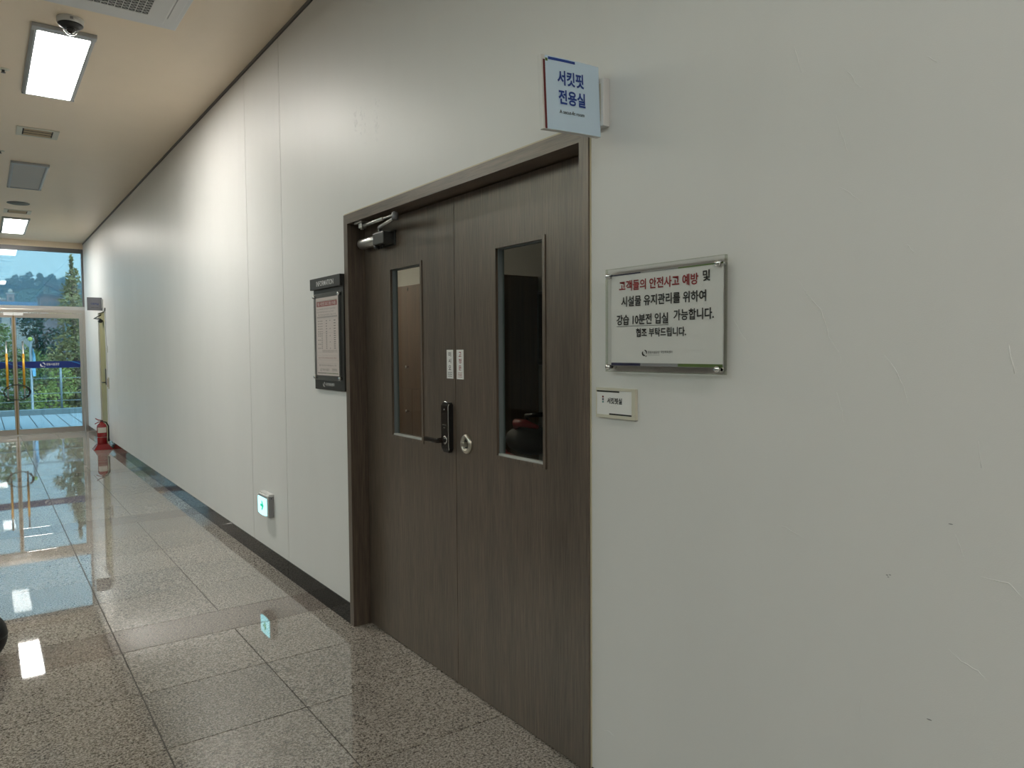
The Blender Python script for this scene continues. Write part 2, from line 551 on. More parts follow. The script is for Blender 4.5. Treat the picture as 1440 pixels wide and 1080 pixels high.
for pl in CR:
    dense = []
    for (a, b), (c, d) in zip(pl, pl[1:]):
        for k in range(4):
            t = k/4
            dense.append((-.0001, a+(c-a)*t+random.uniform(-.0012, .0012), b+(d-b)*t+random.uniform(-.0012, .0012)))
    dense.append((-.0001, pl[-1][0], pl[-1][1]))
    n = len(dense)
    MB().tube(dense, [.0010*math.sin(math.pi*(i+.6)/(n+.2))+.0002 for i in range(n)], 5).build('plaster_crack', 'wall', panel1)
# small gouges and scuffs on the near wall
for (yy, zz, w, h) in ((.742, 1.255, .010, .0025), (.779, .787, .012, .003), (.883, 1.103, .006, .0025), (.876, 1.105, .006, .0025), (.880, 1.099, .005, .002)):
    MB().lathe((-.0003, yy, zz), [(0, -.0004), (.5, -.0002), (.5, .0003), (0, .0003)], 10, 'X').xf(
        Matrix.Translation((0, yy, zz)) @ Matrix.Diagonal((1, w, h, 1)) @ Matrix.Translation((0, -yy, -zz))).build('paint_chip', 'grey_plastic', panel1)
# glossy paint drips above the door
for (yc, zc, n) in ((3.92, 2.94, 34), (3.85, 2.97, 18), (3.80, 2.95, 10), (3.655, 2.86, 34)):
    mb = MB()
    for k in range(n):
        yy = yc+random.gauss(0, .012); zz = zc+random.gauss(0, .055)
        r = random.uniform(.0018, .004)
        mb.prism([(yy-r, zz-r*1.6), (yy+r, zz-r*1.2), (yy+r*.8, zz+r*1.6), (yy-r*.7, zz+r*1.3)], 0, -.0006, .001)
    d = mb.build('paint_drip', 'white_print', panel1); d['kind'] = 'stuff'

# ---- ceiling edge trim
tr = structure(box('trim_1', (.008, -4, WT), (.2, GY+.12, H), 'gap'))
box('trim_strip', (-.006, -4, H-.020), (.012, GY+.1, H), 'trim_grey', tr)
ceil_o = structure(box('ceiling', (CX, -4.2, H), (.2, GY+.15, H+.15), 'ceiling'))

# ---- baseboard of polished black stone pieces
bb = sroot('baseboard_right', (-.004, 6, 0))
for a, b in ((-4, -.6), (-.598, DY0-.02), (4.097, 5.206), (5.208, 6.0405), (6.0425, 7.6), (7.602, 9.5), (9.502, 11.4), (11.402, 13.3), (13.302, FD0-.05), (FD1+.05, GY-.03)):
    box('baseboard_piece', (-.006, a, 0), (.004, b, .126), 'black_stone', bb, .0012)

# ---- the walls out of view: left wall, back wall
wl = sroot('wall_left', (HW-.1, 7, 0))
WY0, WY1, WZ0, WZ1 = -3.0, 16.6, 4.2, 6.8        # high window band of the hall
MB().ring((-4, 0), (GY+.15, HH), (WY0, WZ0), (WY1, WZ1), HW-.2, HW).build('wall_panel', 'wall_plain', wl)
structure(box('wall_end', (HW, GY-.02, 0), (WL, GY+.13, H), 'wall_plain'))
structure(box('wall_end_upper', (HW, GY-.02, H), (CX, GY+.13, HH), 'wall_plain'))
structure(box('wall_back', (HW-.2, -4.2, 0), (.2, -4, H), 'wall_plain'))
structure(box('wall_back_upper', (HW-.2, -4.2, H), (CX, -4, HH), 'wall_plain'))
structure(box('wall_over_corridor', (CX, -4.2, H+.15), (CX+.2, GY+.15, HH), 'wall_plain'))
structure(box('ceiling_hall', (HW-.2, -4.2, HH), (CX+.2, GY+.15, HH+.15), 'wall_plain'))
w2 = sroot('window_2', (HW-.1, (WY0+WY1)/2, WZ0))
for k in range(8):
    yy = WY0+(WY1-WY0)*k/7
    box('mullion', (HW-.14, max(WY0, yy-.03), WZ0), (HW-.06, min(WY1, yy+.03), WZ1), 'alu_dark', w2)
    if k < 7: box('pane', (HW-.105, yy+.03, WZ0), (HW-.095, WY0+(WY1-WY0)*(k+1)/7-.03, WZ1), 'warm_pane', w2)
structure(box('baseboard_left', (HW, -4, 0), (HW+.008, GY-.05, .126), 'black_stone'))

# ================================================================== DOUBLE DOOR
door = sroot('door_1', (.1, 3.02, 0))
FX0, FX1 = -.010, .17
JZ = 2.447
# mitred frame: two jambs and a head
def jamb(y_out, y_in):
    MB().prism([(y_out, 0), (y_out, JZ), (y_in, JZ-.055), (y_in, 0)], 0, FX0, FX1).build('frame_jamb', 'wood', door)
jamb(1.949, 1.999); jamb(4.095, 4.043)
MB().prism([(1.949, JZ), (4.095, JZ), (4.043, JZ-.055), (1.999, JZ-.055)], 0, FX0, FX1).build('frame_head', 'wood_h', door)
# yellowed caulk bead
mb = MB(); mb.box((-.003, 1.9435, 0), (.002, 1.950, JZ)); mb.box((-.003, 4.094, 0), (.002, 4.0995, JZ)); mb.box((-.004, 1.9435, JZ-.001), (.002, 4.0995, JZ+.008))
mb.build('caulk_bead', 'caulk', door)
# dark stop behind the leaves
box('door_stop', (.146, 1.999, 2.375), (.17, 4.043, 2.392), 'gap', door)
LX0, LX1 = .100, .144
def leaf(y0, y1, wy0, wy1):
    wz0, wz1 = 1.167, 2.115
    l = MB().ring((y0, .006), (y1, 2.387), (wy0, wz0), (wy1, wz1), LX0, LX1).build('door_leaf', 'wood', door)
    b = .013
    # four glazing beads, mitred
    o = ((wy0-.004, wz0-.004), (wy1+.004, wz0-.004), (wy1+.004, wz1+.004), (wy0-.004, wz1+.004))
    i = ((wy0+b, wz0+b), (wy1-b, wz0+b), (wy1-b, wz1-b), (wy0+b, wz1-b))
    for k in range(4):
        j = (k+1) % 4
        bd = MB().prism([o[k], o[j], i[j], i[k]], 0, LX0-.005, LX0+.008).build('glazing_bead', 'wood', l)
    # aluminium lining of the opening
    MB().ring((wy0+.001, wz0+.001), (wy1-.001, wz1-.001), (wy0+b+.004, wz0+b+.004), (wy1-b-.004, wz1-b-.004), LX0+.009, LX1-.004).build('glazing_channel', 'channel', l)
    box('sill_bead', (LX0+.004, wy0+b, wz0+b-.002), (LX0+.026, wy1-b, wz0+b+.009), 'bead_bright', l, .002)
    box('pane', (.127, wy0+.004, wz0+.004), (.132, wy1-.004, wz1-.004), 'pane', l)
    return l
leafR = leaf(2.001, 3.0325, 2.333, 2.692)
leafL = leaf(3.0365, 4.041, 3.357, 3.722)
box('door_edge_strip', (.112, 3.0326, .006), (.14, 3.0364, 2.387), 'gap', door)
# push / fixed-door stickers
def sticker(y0, y1, z0, z1, chars, foot, ink):
    s = box('door_sticker', (LX0-.0012, y0, z0), (LX0, y1, z1), 'paper', door)
    yc = (y0+y1)/2; n = len(chars)
    for k, ch in enumerate(chars):
        text('lettering', ch, (LX0-.0017, yc, z1-.022-k*.0325), .024, .023, ink, s, bold=.012)
    text('lettering', foot, (LX0-.0017, yc, z0+.021), .036, .009, ink, s)
    for zz in (z0+.010, z0+.030):
        box('rule_line', (LX0-.0017, yc-.019, zz), (LX0-.0012, yc+.019, zz+.0018), ink, s)
    return s
sticker(3.053, 3.113, 1.514, 1.655, '미시오', 'PUSH', 'ink')
sticker(2.958, 3.020, 1.513, 1.655, '고정문', 'FIXED', 'red_ink')
# digital lock
lk = MB().prism([(3.06, 1.168), (3.075, 1.150), (3.118, 1.150), (3.134, 1.172), (3.134, 1.382), (3.120, 1.396), (3.072, 1.396), (3.06, 1.385)], 0, .078, LX0).build('digital_lock', 'black_plastic', door)
MB().prism([(3.066, 1.176), (3.072, 1.168), (3.126, 1.164), (3.131, 1.176), (3.131, 1.380), (3.067, 1.382)], 0, .0735, .0785).build('lock_faceplate', 'black_gloss', lk)
MB().tube([(.0765, 3.0625, 1.163), (.0745, 3.0635, 1.175), (.0745, 3.0635, 1.378), (.080, 3.0625, 1.390)], .0024, 8).build('chrome_strip', 'chrome', lk)
MB().tube([(.080, 3.078, 1.397), (.078, 3.10, 1.400), (.080, 3.122, 1.396)], .003, 8).build('chrome_top', 'chrome', lk)
MB().lathe((.0735, 3.093, 1.212), [(.021, 0), (.021, -.004), (.017, -.006), (.015, -.002)], 24, 'X').build('lever_rose', 'chrome', lk)
mb = MB(); mb.lathe((.074, 3.093, 1.212), [(.013, 0), (.013, -.045), (.010, -.050), (0, -.050)], 16, 'X')
mb.box((.020, 3.083, 1.200), (.036, 3.215, 1.222), .004)
mb.build('lever_handle', 'black_gloss', lk)
box('keypad_mark', (.0731, 3.084, 1.285), (.0736, 3.120, 1.287), 'nickel', lk)
box('keypad_mark', (.0731, 3.094, 1.270), (.0736, 3.108, 1.273), 'nickel', lk)
MB().lathe((.0735, 3.100, 1.362), [(.004, 0), (.004, -.0008), (0, -.0008)], 12, 'X').build('keypad_light', 'grey_plastic', lk)
# deadbolt on the fixed leaf
db = MB().lathe((LX0, 2.935, 1.205), [(.047, 0), (.047, -.006), (.040, -.013), (.030, -.015), (.026, -.010), (.022, -.004), (0, -.004)], 32, 'X').build('deadbolt_rose', 'nickel', door)
MB().lathe((.0958, 2.935, 1.205), [(.0235, 0), (.0235, -.0006), (0, -.0006)], 24, 'X').build('recess_shade', 'black_plastic', db)  # black disc put in as the shade inside the recess
box('thumb_turn', (.070, 2.920, 1.194), (.0955, 2.948, 1.216), 'nickel', db, .004)
# overhead closer
cb = MB().lathe((.058, 3.785, 2.272), [(.026, -.005), (.030, 0), (.030, .205), (.026, .212), (0, .212)], 24, 'Y').build('closer_body', 'alu', door)
box('closer_block', (.030, 3.655, 2.240), (.099, 3.790, 2.305), 'closer_dark', cb, .005)
box('closer_plate', (.094, 3.64, 2.232), (.100, 3.86, 2.312), 'closer_dark', cb, .001)
MB().lathe((.060, 3.80, 2.222), [(.016, 0), (.018, .006), (.018, .025)], 16).build('closer_valve', 'black_plastic', cb)
MB().lathe((.060, 3.72, 2.226), [(.009, 0), (.009, .018)], 12).build('closer_screw', 'black_plastic', cb)
MB().lathe((.060, 3.75, 2.305), [(.014, 0), (.014, .022), (.008, .026)], 16).build('closer_spindle', 'alu', cb)
mb = MB()
mb.tube([(.060, 3.75, 2.322), (.030, 3.70, 2.330), (-.030, 3.40, 2.330)], [.011, .010, .008], 8)
mb.build('closer_arm', 'alu', cb)
mb = MB(); mb.tube([(-.030, 3.40, 2.348), (-.015, 3.56, 2.352)], .005, 8); mb.tube([(-.015, 3.56, 2.352), (.030, 3.90, 2.366)], .0095, 10)
mb.build('closer_rod', 'alu', cb)
MB().lathe((-.030, 3.395, 2.318), [(.015, 0), (.017, .004), (.017, .036), (.012, .042)], 14).build('closer_elbow', 'alu_dark', cb)
mb = MB(); mb.box((.012, 3.895, 2.352), (.045, 3.935, 2.380), .004); mb.box((.008, 3.885, 2.380), (.05, 3.985, 2.392), .002); mb.lathe((.028, 3.92, 2.346), [(.010, 0), (.010, .012)], 12)
mb.build('closer_shoe', 'alu', cb)

# ---- room behind the double door
box_s = lambda n, lo, hi, mm: structure(box(n, lo, hi, mm))
box_s('floor_room', (.2, .8, -.1), (2.3, 8.2, -.002), 'room_floor')
box_s('ceiling_room', (.2, .8, 2.9), (2.3, 8.2, 3.0), 'room_wall')
box_s('wall_room_back', (2.06, .8, 0), (2.3, 8.2, 2.9), 'room_wall')
box_s('wall_room_near', (.2, .6, 0), (2.3, .8, 2.9), 'room_wall')
box_s('wall_room_far', (.2, 8.2, 0), (2.3, 8.4, 2.9), 'room_wall')
cab = thing('wardrobe_cabinet', (1.75, 6.1, 0), 'tall brown wooden wardrobe seen through the door windows', 'cabinet')
box('cabinet_body', (1.518, 4.873, 0), (2.05, 7.35, 2.262), 'locker', cab)
def cdoor(y0, y1, z0, z1, hy=None, hz=None):
    d = box('cabinet_door', (1.50, y0, z0), (1.517, y1, z1), 'locker', cab, .0015)
    if hy:
        mb = MB(); mb.lathe((1.50, hy, hz), [(.007, 0), (.006, -.02), (.014, -.024), (.014, -.032), (0, -.034)], 14, 'X')
        mb.build('knob', 'chrome', d)
    return d
cdoor(4.876, 5.478, 1.294, 2.258, 5.42, 1.494); cdoor(5.482, 6.47, 1.294, 2.258, 6.16, 1.494); cdoor(6.474, 7.345, 1.294, 2.258, 6.56, 1.494)
cdoor(4.876, 6.095, .06, 1.288, 5.5, 1.076); cdoor(6.100, 7.345, .06, 1.288, 6.165, 1.076)
MB().lathe((1.4995, 6.16, 2.225), [(.011, 0), (.011, -.001), (0, -.001)], 16, 'X').xf(
    Matrix.Translation((0, 6.16, 2.225)) @ Matrix.Diagonal((1, 1, 1.8, 1)) @ Matrix.Translation((0, -6.16, -2.225))).build('keyhole', 'black_plastic', cab)
bd = thing('wall_screen', (2.04, 4.6, 1.52), 'dark flat screen on the wall beside the brown wardrobe', 'screen')
box('screen_frame', (2.02, 4.35, 1.52), (2.055, 4.85, 2.135), 'black_plastic', bd, .004)
box('screen_glass', (2.017, 4.375, 1.545), (2.021, 4.825, 2.11), 'black_gloss', bd)
# dim exercise machine
mc = thing('exercise_machine', (1.35, 4.05, 0), 'dim red and black exercise machine behind the right door window', 'machine')
mb = MB(); mb.tube([(1.15, 3.65, .04), (1.15, 4.45, .04)], .035, 8); mb.tube([(1.6, 3.65, .04), (1.6, 4.45, .04)], .035, 8); mb.tube([(1.15, 4.05, .05), (1.6, 4.05, .05)], .03, 8)
mb.build('base_frame', 'black_plastic', mc)
MB().tube([(1.38, 4.05, .05), (1.37, 4.06, .55), (1.35, 4.07, .86)], [.05, .045, .05], 10).build('upright', 'black_plastic', mc)
MB().sphere((1.34, 4.06, 1.02), .20, 2, (.8, 1.1, .55)).build('housing', 'rubber', mc)
MB().tube([(1.24, 4.24, .93), (1.17, 4.14, .915), (1.16, 4.0, .90), (1.2, 3.86, .90)], [.02, .034, .03, .015], 10).build('lower_shell', 'machine_red', mc)
MB().tube([(1.27, 4.14, 1.10), (1.22, 4.06, 1.145), (1.22, 3.96, 1.15), (1.25, 3.86, 1.13)], [.016, .032, .028, .012], 10).build('upper_shell', 'machine_red', mc)
MB().tube([(1.30, 4.05, 1.12), (1.26, 4.0, 1.2), (1.25, 3.8, 1.22)], .016, 8).build('handlebar', 'black_plastic', mc)
rl = thing('added_room_light', (.85, 7.3, 2.86), 'added unseen dim ceiling light inside the wardrobe room', 'lamp')  # lamp added out of view to light the wardrobe front
box('lamp_frame', (.68, 6.7, 2.87), (1.02, 7.9, 2.9), 'lamp_frame', rl)
box('diffuser', (.70, 6.72, 2.864), (1.0, 7.88, 2.871), 'lamp_added', rl)

# ================================================================== SIGNS ON THE RIGHT WALL
# ---- projecting room sign above the door
bl = thing('projecting_sign', (0, 1.885, 2.41), 'pale blue projecting room sign with blue lettering over the grey double door', 'sign')
mb = MB(); mb.box((-.030, 1.850, 2.412), (0, 1.925, 2.573), .004); mb.build('wall_bracket', 'white_plastic', bl)
box('bracket_groove', (-.0306, 1.862, 2.43), (-.028, 1.913, 2.555), 'offwhite', bl)
TI = Matrix.Translation((-.030, 1.875, 2.49)) @ Matrix.Rotation(math.radians(-2.6), 4, 'Y') @ Matrix.Translation((.030, -1.875, -2.49))
# gently bowed face
mb = MB(); n = 10; X0, X1, Z0, Z1 = -.281, -.033, 2.376, 2.608
prof = []
for k in range(n+1):
    t = k/n; prof.append((X0+(X1-X0)*t, 1.866-.004*math.sin(math.pi*t)))
outline = prof + [(X1, 1.885), (X0, 1.885)]
A = [mb.bm.verts.new((x, y_, Z0)) for x, y_ in outline]; B = [mb.bm.verts.new((x, y_, Z1)) for x, y_ in outline]
mb.bm.faces.new(A); mb.bm.faces.new(B[::-1])
for k in range(len(A)):
    j = (k+1) % len(A); mb.bm.faces.new((A[k], B[k], B[j], A[j]))
mb.xf(TI); blade = mb.build('sign_body', 'white_plastic', bl)
def face_patch(name, x0, x1, z0, z1, mm, lift):
    q = MB(); prev = None
    for k in range(9):
        x = x0+(x1-x0)*k/8; t = (x-X0)/(X1-X0); yy = 1.866-.004*math.sin(math.pi*t)-lift
        v = [q.bm.verts.new((x, yy, z)) for z in (z0, z1)]
        if prev: q.bm.faces.new((prev[0], v[0], v[1], prev[1]))
        prev = v
    q.xf(TI); return q.build(name, mm, blade)
face_patch('sign_face', -.266, X1, Z0+.0005, Z1-.0005, 'sign_blue', .0006)
face_patch('red_stripe', -.2745, -.266, Z0+.001, Z1-.014, 'maroon', .0009)
face_patch('green_square', -.265, -.256, Z1-.018, Z1-.009, 'green_print', .0012)
face_patch('blue_stripe', -.254, -.142, Z1-.012, Z1-.0035, 'blue_ink', .0012)
RX, UX = Vector((1, 0, 0)), Vector((0, 0, 1))
Rr = (TI.to_3x3() @ RX); Ru = (TI.to_3x3() @ UX)
def btext(body, x, z, w, h, mm, bold):
    text('lettering', body, TI @ Vector((x, 1.8605, z)), w, h, mm, blade, Rr, Ru, bold)
btext('서킷핏', -.163, 2.545, .114, .047, 'blue_ink', .03)
btext('전용실', -.160, 2.484, .116, .047, 'blue_ink', .03)
btext('A secut-fit room', -.162, 2.437, .107, .012, 'ink', .01)

# ---- acrylic notice
nt = thing('acrylic_notice', (-.02, 1.59, 1.575), 'large clear acrylic notice with red and black Korean lines right of the double door', 'notice')
NX = -.030
box('acrylic_back', (-.0225, 1.345, 1.5795), (-.0195, 1.838, 1.923), 'acrylic', nt)
box('acrylic_front', (-.0300, 1.345, 1.5795), (-.0265, 1.838, 1.923), 'acrylic', nt)
mb = MB(); mb.box((-.0304, 1.3432, 1.5795), (-.0195, 1.3452, 1.923)); mb.box((-.0304, 1.838, 1.5795), (-.0195, 1.8395, 1.923)); mb.box((-.0304, 1.3432, 1.9225), (-.0195, 1.8395, 1.9240)); mb.box((-.0304, 1.3432, 1.5778), (-.0195, 1.8395, 1.5798))
mb.build('acrylic_rim', 'acrylic_edge', nt)
# slightly wavy paper sheet between the plates
mb = MB(); gy, gz = 28, 20; grid = []
for a in range(gy+1):
    col = []
    for b in range(gz+1):
        yy = 1.353+(1.817-1.353)*a/gy; zz = 1.598+(1.904-1.598)*b/gz
        w = .00045*math.sin(yy*55+zz*31)+.0004*math.sin(zz*88-yy*40)
        col.append(mb.bm.verts.new((-.0245+w, yy, zz)))
    grid.append(col)
for a in range(gy):
    for b in range(gz):
        mb.bm.faces.new((grid[a][b], grid[a+1][b], grid[a+1][b+1], grid[a][b+1])).smooth = True
sheet = mb.build('paper_sheet', 'paper', nt)
PX = -.0258
def strip(y0, y1, z0, z1, mm, nm='colour_bar'): box(nm, (PX-.0002, y0, z0), (PX, y1, z1), mm, sheet)
for z0, z1 in ((1.599, 1.6085), (1.8995, 1.9035)):
    strip(1.680, 1.816, z0, z1, 'navy'); strip(1.522, 1.680, z0, z1, 'grey_plastic'); strip(1.354, 1.522, z0, z1, 'green_print')
def line(body, y0, y1, zc, h, mm, bold=.022):
    text('lettering', body, (PX-.0004, (y0+y1)/2, zc), abs(y1-y0), h, mm, sheet, bold=bold)
line('고객들의 안전사고 예방', 1.778, 1.444, 1.8635, .0345, 'red_ink')
line('및', 1.4275, 1.4005, 1.870, .033, 'ink')
line('시설물 유지관리를 위하여', 1.768, 1.415, 1.8115, .0345, 'ink')
line('강습 10분전 입실', 1.790, 1.562, 1.7510, .0345, 'ink')
line('가능합니다.', 1.540, 1.386, 1.7585, .0345, 'ink')
strip(1.562, 1.790, 1.7290, 1.7303, 'ink', 'underline')
line('협조 부탁드립니다.', 1.700, 1.490, 1.7075, .029, 'ink')
logo('emblem', (PX-.0004, 1.6615, 1.6415), .021, 'ink', sheet)
line('창원시설공단', 1.6465, 1.597, 1.6435, .0085, 'ink', .0)
line('국민체육센터', 1.592, 1.544, 1.6445, .0085, 'ink', .0)
strip(1.597, 1.645, 1.6345, 1.6352, 'grey_plastic', 'underline')
for yy in (1.366, 1.822):
    for zz in (1.594, 1.900):
        s = MB().lathe((-.0305, yy, zz), [(.0095, .0005), (.0095, -.008), (.0075, -.011), (0, -.0115)], 18, 'X').build('standoff', 'chrome', nt)
        MB().lathe((-.0005, yy, zz), [(.007, 0), (.007, -.0185)], 14, 'X').build('standoff_barrel', 'chrome', s)

# ---- small room plate
pl = thing('room_plate', (-.008, 1.812, 1.417), 'small cream framed room plate under the large notice', 'sign')
MB().ring((1.717, 1.4165), (1.9065, 1.5205), (1.732, 1.4275), (1.9045, 1.5115), -.0135, 0).build('plate_frame', 'offwhite', pl)
pf = box('plate_face', (-.0105, 1.731, 1.427), (-.001, 1.9048, 1.512), 'paper', pl)
def ptext(b, yc, zc, w, h, mm, bold=.02): text('lettering', b, (-.0112, yc, zc), w, h, mm, pf, bold=bold)
ptext('서킷핏실', 1.816, 1.4765, .073, .021, 'ink', .03)
for zz, mm in ((1.489, 'maroon'), (1.480, 'navy'), (1.4712, 'teal_print')): box('colour_dot', (-.0112, 1.870, zz-.0032), (-.0105, 1.877, zz+.0032), mm, pf)
box('black_rule', (-.0112, 1.793, 1.5055), (-.0105, 1.9045, 1.5105), 'ink', pf)
box('black_rule', (-.0112, 1.732, 1.4278), (-.0105, 1.842, 1.4328), 'ink', pf)
for k, (a, b) in enumerate(((0, 0), (0, 1), (1, 1), (2, 0), (2, 1), (4, 1), (5, 0), (6, 1), (8, 0), (8, 1), (9, 0), (10, 1))):
    MB().lathe((-.0105, 1.836-a*.0045, 1.4525+b*.0045), [(.0014, 0), (.001, -.0008), (0, -.001)], 8, 'X').build('braille_dot', 'paper', pf)

# ---- information board
ib = thing('information_board', (-.01, 4.34, 1.41), 'tall charcoal information board with a pinkish timetable left of the door frame', 'notice board')
body = box('board_panel', (-.016, 4.103, 1.409), (0, 4.578, 2.06), 'board_black', ib, .0015)
box('board_header', (-.033, 4.112, 2.040), (0, 4.597, 2.110), 'board_black', ib, .002)
text('header_lettering', 'INFORMATION', (-.0335, 4.345, 2.073), .275, .032, 'white_print', ib, bold=.01)
logo('emblem', (-.0165, 4.425, 1.443), .030, 'white_print', ib)
text('footer_lettering', '국민체육센터', (-.0165, 4.330, 1.444), .135, .020, 'white_print', ib, bold=.01)
box('acrylic_cover', (-.0300, 4.128, 1.470), (-.0275, 4.558, 2.012), 'acrylic', ib)
ph = box('timetable_sheet', (-.0265, 4.158, 1.500), (-.0258, 4.515, 1.985), 'paper_pink', ib)
TX = -.0269
def tbox(nm, y0, y1, z0, z1, mm): return box(nm, (TX, min(y0, y1), z0), (-.0264, max(y0, y1), z1), mm, ph)
L0 = 4.515
def ty(u): return L0-u*.357            # u 0..1 left to right
def tz(v): return 1.985-v*.485         # v 0..1 top to bottom
tbox('title_band', ty(.04), ty(.95), tz(.115), tz(.05), mat('title_red', (.36, .03, .035, 1), .5))
text('title_lettering', '7월 서킷핏 프로그램 안내문', (TX-.0004, ty(.49), tz(.0825)), .30, .022, 'paper_pink', ph, bold=.02)
tbox('title_rule', ty(.04), ty(.55), tz(.045), tz(.041), 'grey_print'); tbox('title_rule', ty(.55), ty(.95), tz(.045), tz(.041), 'green_print')
for k, (u0, u1) in enumerate(((.05, .88), (.05, .80), (.10, .90))):
    text('small_print', '회원 여러분께 안내드립니다 강습 시간표', (TX-.0003, ty((u0+u1)/2), tz(.148+k*.037)), (u1-u0)*.357, .0095, 'grey_print', ph)
tbox('table_head', ty(.04), ty(.96), tz(.262), tz(.240), mat('table_head_grey', (.50, .43, .43, 1), .6))
random.seed(3)
for r in range(13):
    v = .30+r*.034 if r < 5 else .465+(r-5)*.0265
    for u, w in ((.09, .04), (.17, .04), (.25, .04), (.45, .05), (.62, .03), (.80, .08)):
        if u in (.62,) and r % 3: continue
        if u in (.09, .17) and r > 5 and r % 2: continue
        tbox('table_mark', ty(u), ty(u+w), tz(v+.006), tz(v-.005), 'grey_print')
for v in (.275, .45, .70, .745, .80, .845):
    tbox('table_line', ty(.04), ty(.96), tz(v+.0016), tz(v), mat('line_grey', (.42, .38, .38, 1), .6))
for k in range(3): text('small_print', '수강료및접수방법안내월화수목금', (TX-.0003, ty(.60), tz(.675+k*.012)), .24, .0045, 'grey_print', ph)
text('small_print', '접수기간 선착순 방문 접수', (TX-.0003, ty(.5), tz(.775)), .30, .008, 'red_ink', ph)
text('small_print', '문의안내데스크', (TX-.0003, ty(.5), tz(.87)), .28, .010, 'grey_print', ph)
logo('emblem', (TX-.0003, ty(.2), tz(.925)), .02, 'grey_print', ph)
text('small_print', '창원시설공단', (TX-.0003, ty(.42), tz(.925)), .11, .014, 'grey_print', ph)
text('small_print', '국민체육센터', (TX-.0003, ty(.80), tz(.925)), .08, .018, 'grey_print', ph)
tbox('footer_bar', ty(.04), ty(.42), tz(.975), tz(.967), 'ink'); tbox('footer_bar', ty(.42), ty(.96), tz(.975), tz(.967), 'green_print')
for yy in (4.145, 4.543):
    for zz in (1.487, 1.995):
        MB().lathe((-.030, yy, zz), [(.011, .014), (.011, -.004), (.009, -.007), (0, -.007)], 14, 'X').build('standoff', 'chrome', ib)

# ---- exit guidance light low on the wall
ex = thing('exit_light', (-.03, 5.62, .385), 'small glowing exit guide light with a green arrow low on the wall', 'exit light')
box('housing', (-.038, 5.520, .388), (0, 5.735, .562), 'grey_plastic', ex, .004)
box('housing_cap', (-.040, 5.518, .548), (0, 5.737, .566), 'white_plastic', ex, .004)
box('front_frame', (-.052, 5.522, .392), (-.038, 5.733, .556), 'white_plastic', ex, .004)
box('top_slot', (-.0535, 5.530, .537), (-.0515, 5.725, .548), 'grey_plastic', ex)
mb = MB(); n = 10; pts = []
for k in range(n+1):
    t = k/n; pts.append((5.728-.203*t, .398+.010*(1-math.sin(math.pi*t))))
pts2 = [(5.525, .533), (5.728, .533)]
mb.prism(pts+pts2, 0, -.058, -.051)
mb.build('lit_face', 'exit_lit', ex)
aw = [(5.665, .463), (5.627, .463), (5.640, .437), (5.622, .437), (5.587, .472), (5.622, .507), (5.640, .507), (5.627, .481), (5.665, .481)]
MB().prism(aw, 0, -.0590, -.0575).build('arrow', 'exit_green', ex)
MB().lathe((-.02, 5.519, .535), [(.004, 0), (.004, -.002), (0, -.002)], 10, 'Y').build('screw', 'black_plastic', ex)

# ================================================================== CEILING THINGS
def panel_light(y0, y1, lens, label, name='ceiling_light', xc=-1.219):
    t = thing(name, (xc, (y0+y1)/2, H-.028), label, 'ceiling light', 'ceiling panel lights along the corridor')
    x0, x1 = xc-.193, xc+.193
    w = .036
    for a in ((x0, y0, x0+w, y1), (x1-w, y0, x1, y1)):
        MB().prism([(a[0], H), (a[0], H-.012), (a[0]+w*.5, H-.026), (a[2]-.004, H-.026), (a[2], H-.014), (a[2], H)] if a[0] == x0 else
                   [(a[0], H), (a[0], H-.014), (a[0]+.004, H-.026), (a[2]-w*.5, H-.026), (a[2], H-.012), (a[2], H)], 1, a[1]+.004, a[3]-.004).build('lamp_side_rail', 'lamp_frame', t)
    for a, b in ((y0, y0+.075), (y1-.02, y1)):
        box('lamp_end_cap', (x0, a, H-.028), (x1, b, H), 'lamp_frame', t, .005)
    box('diffuser', (x0+w, y0+.075, H-.018), (x1-w, y1-.02, H-.008), lens, t)
    return t
panel_light(5.96, 7.565, 'lamp', 'lit ceiling light panel nearest the dome camera')
panel_light(10.36, 11.94, 'lamp_off', 'unlit grey ceiling light panel between the two lit ones')
panel_light(14.66, 16.50, 'lamp', 'lit ceiling light panel nearest the glass end doors')
panel_light(1.62, 3.22, 'lamp_off', 'unlit ceiling light panel above the double door, out of view')
panel_light(-2.75, -1.15, 'lamp', 'lit ceiling light panel behind the viewer, out of view')

# ---- dome camera
dc = thing('dome_camera', (-1.205, 5.775, H-.12), 'white dome security camera with a black ring on the ceiling', 'camera')
MB().lathe((-1.205, 5.775, H), [(.078, 0), (.080, -.010), (.078, -.034), (.074, -.040), (0, -.040)], 32).build('camera_base', 'white_plastic', dc)
MB().lathe((-1.205, 5.775, H), [(.076, -.040), (.074, -.046), (.052, -.062), (.046, -.064), (0, -.06)], 32).build('camera_ring', 'black_plastic', dc)
prof = [(.045*math.cos(math.radians(a)), -.062-.045*math.sin(math.radians(a))) for a in range(0, 91, 10)]
prof[-1] = (0, prof[-1][1])
MB().lathe((-1.205, 5.775, H), prof, 28).build('camera_dome', 'dome', dc)
MB().sphere((-1.205, 5.775, H-.072), .026, 2).build('camera_lens', 'black_gloss', dc)
box('maker_mark', (-1.214, 5.693, H-.028), (-1.196, 5.698, H-.012), 'grey_plastic', dc)

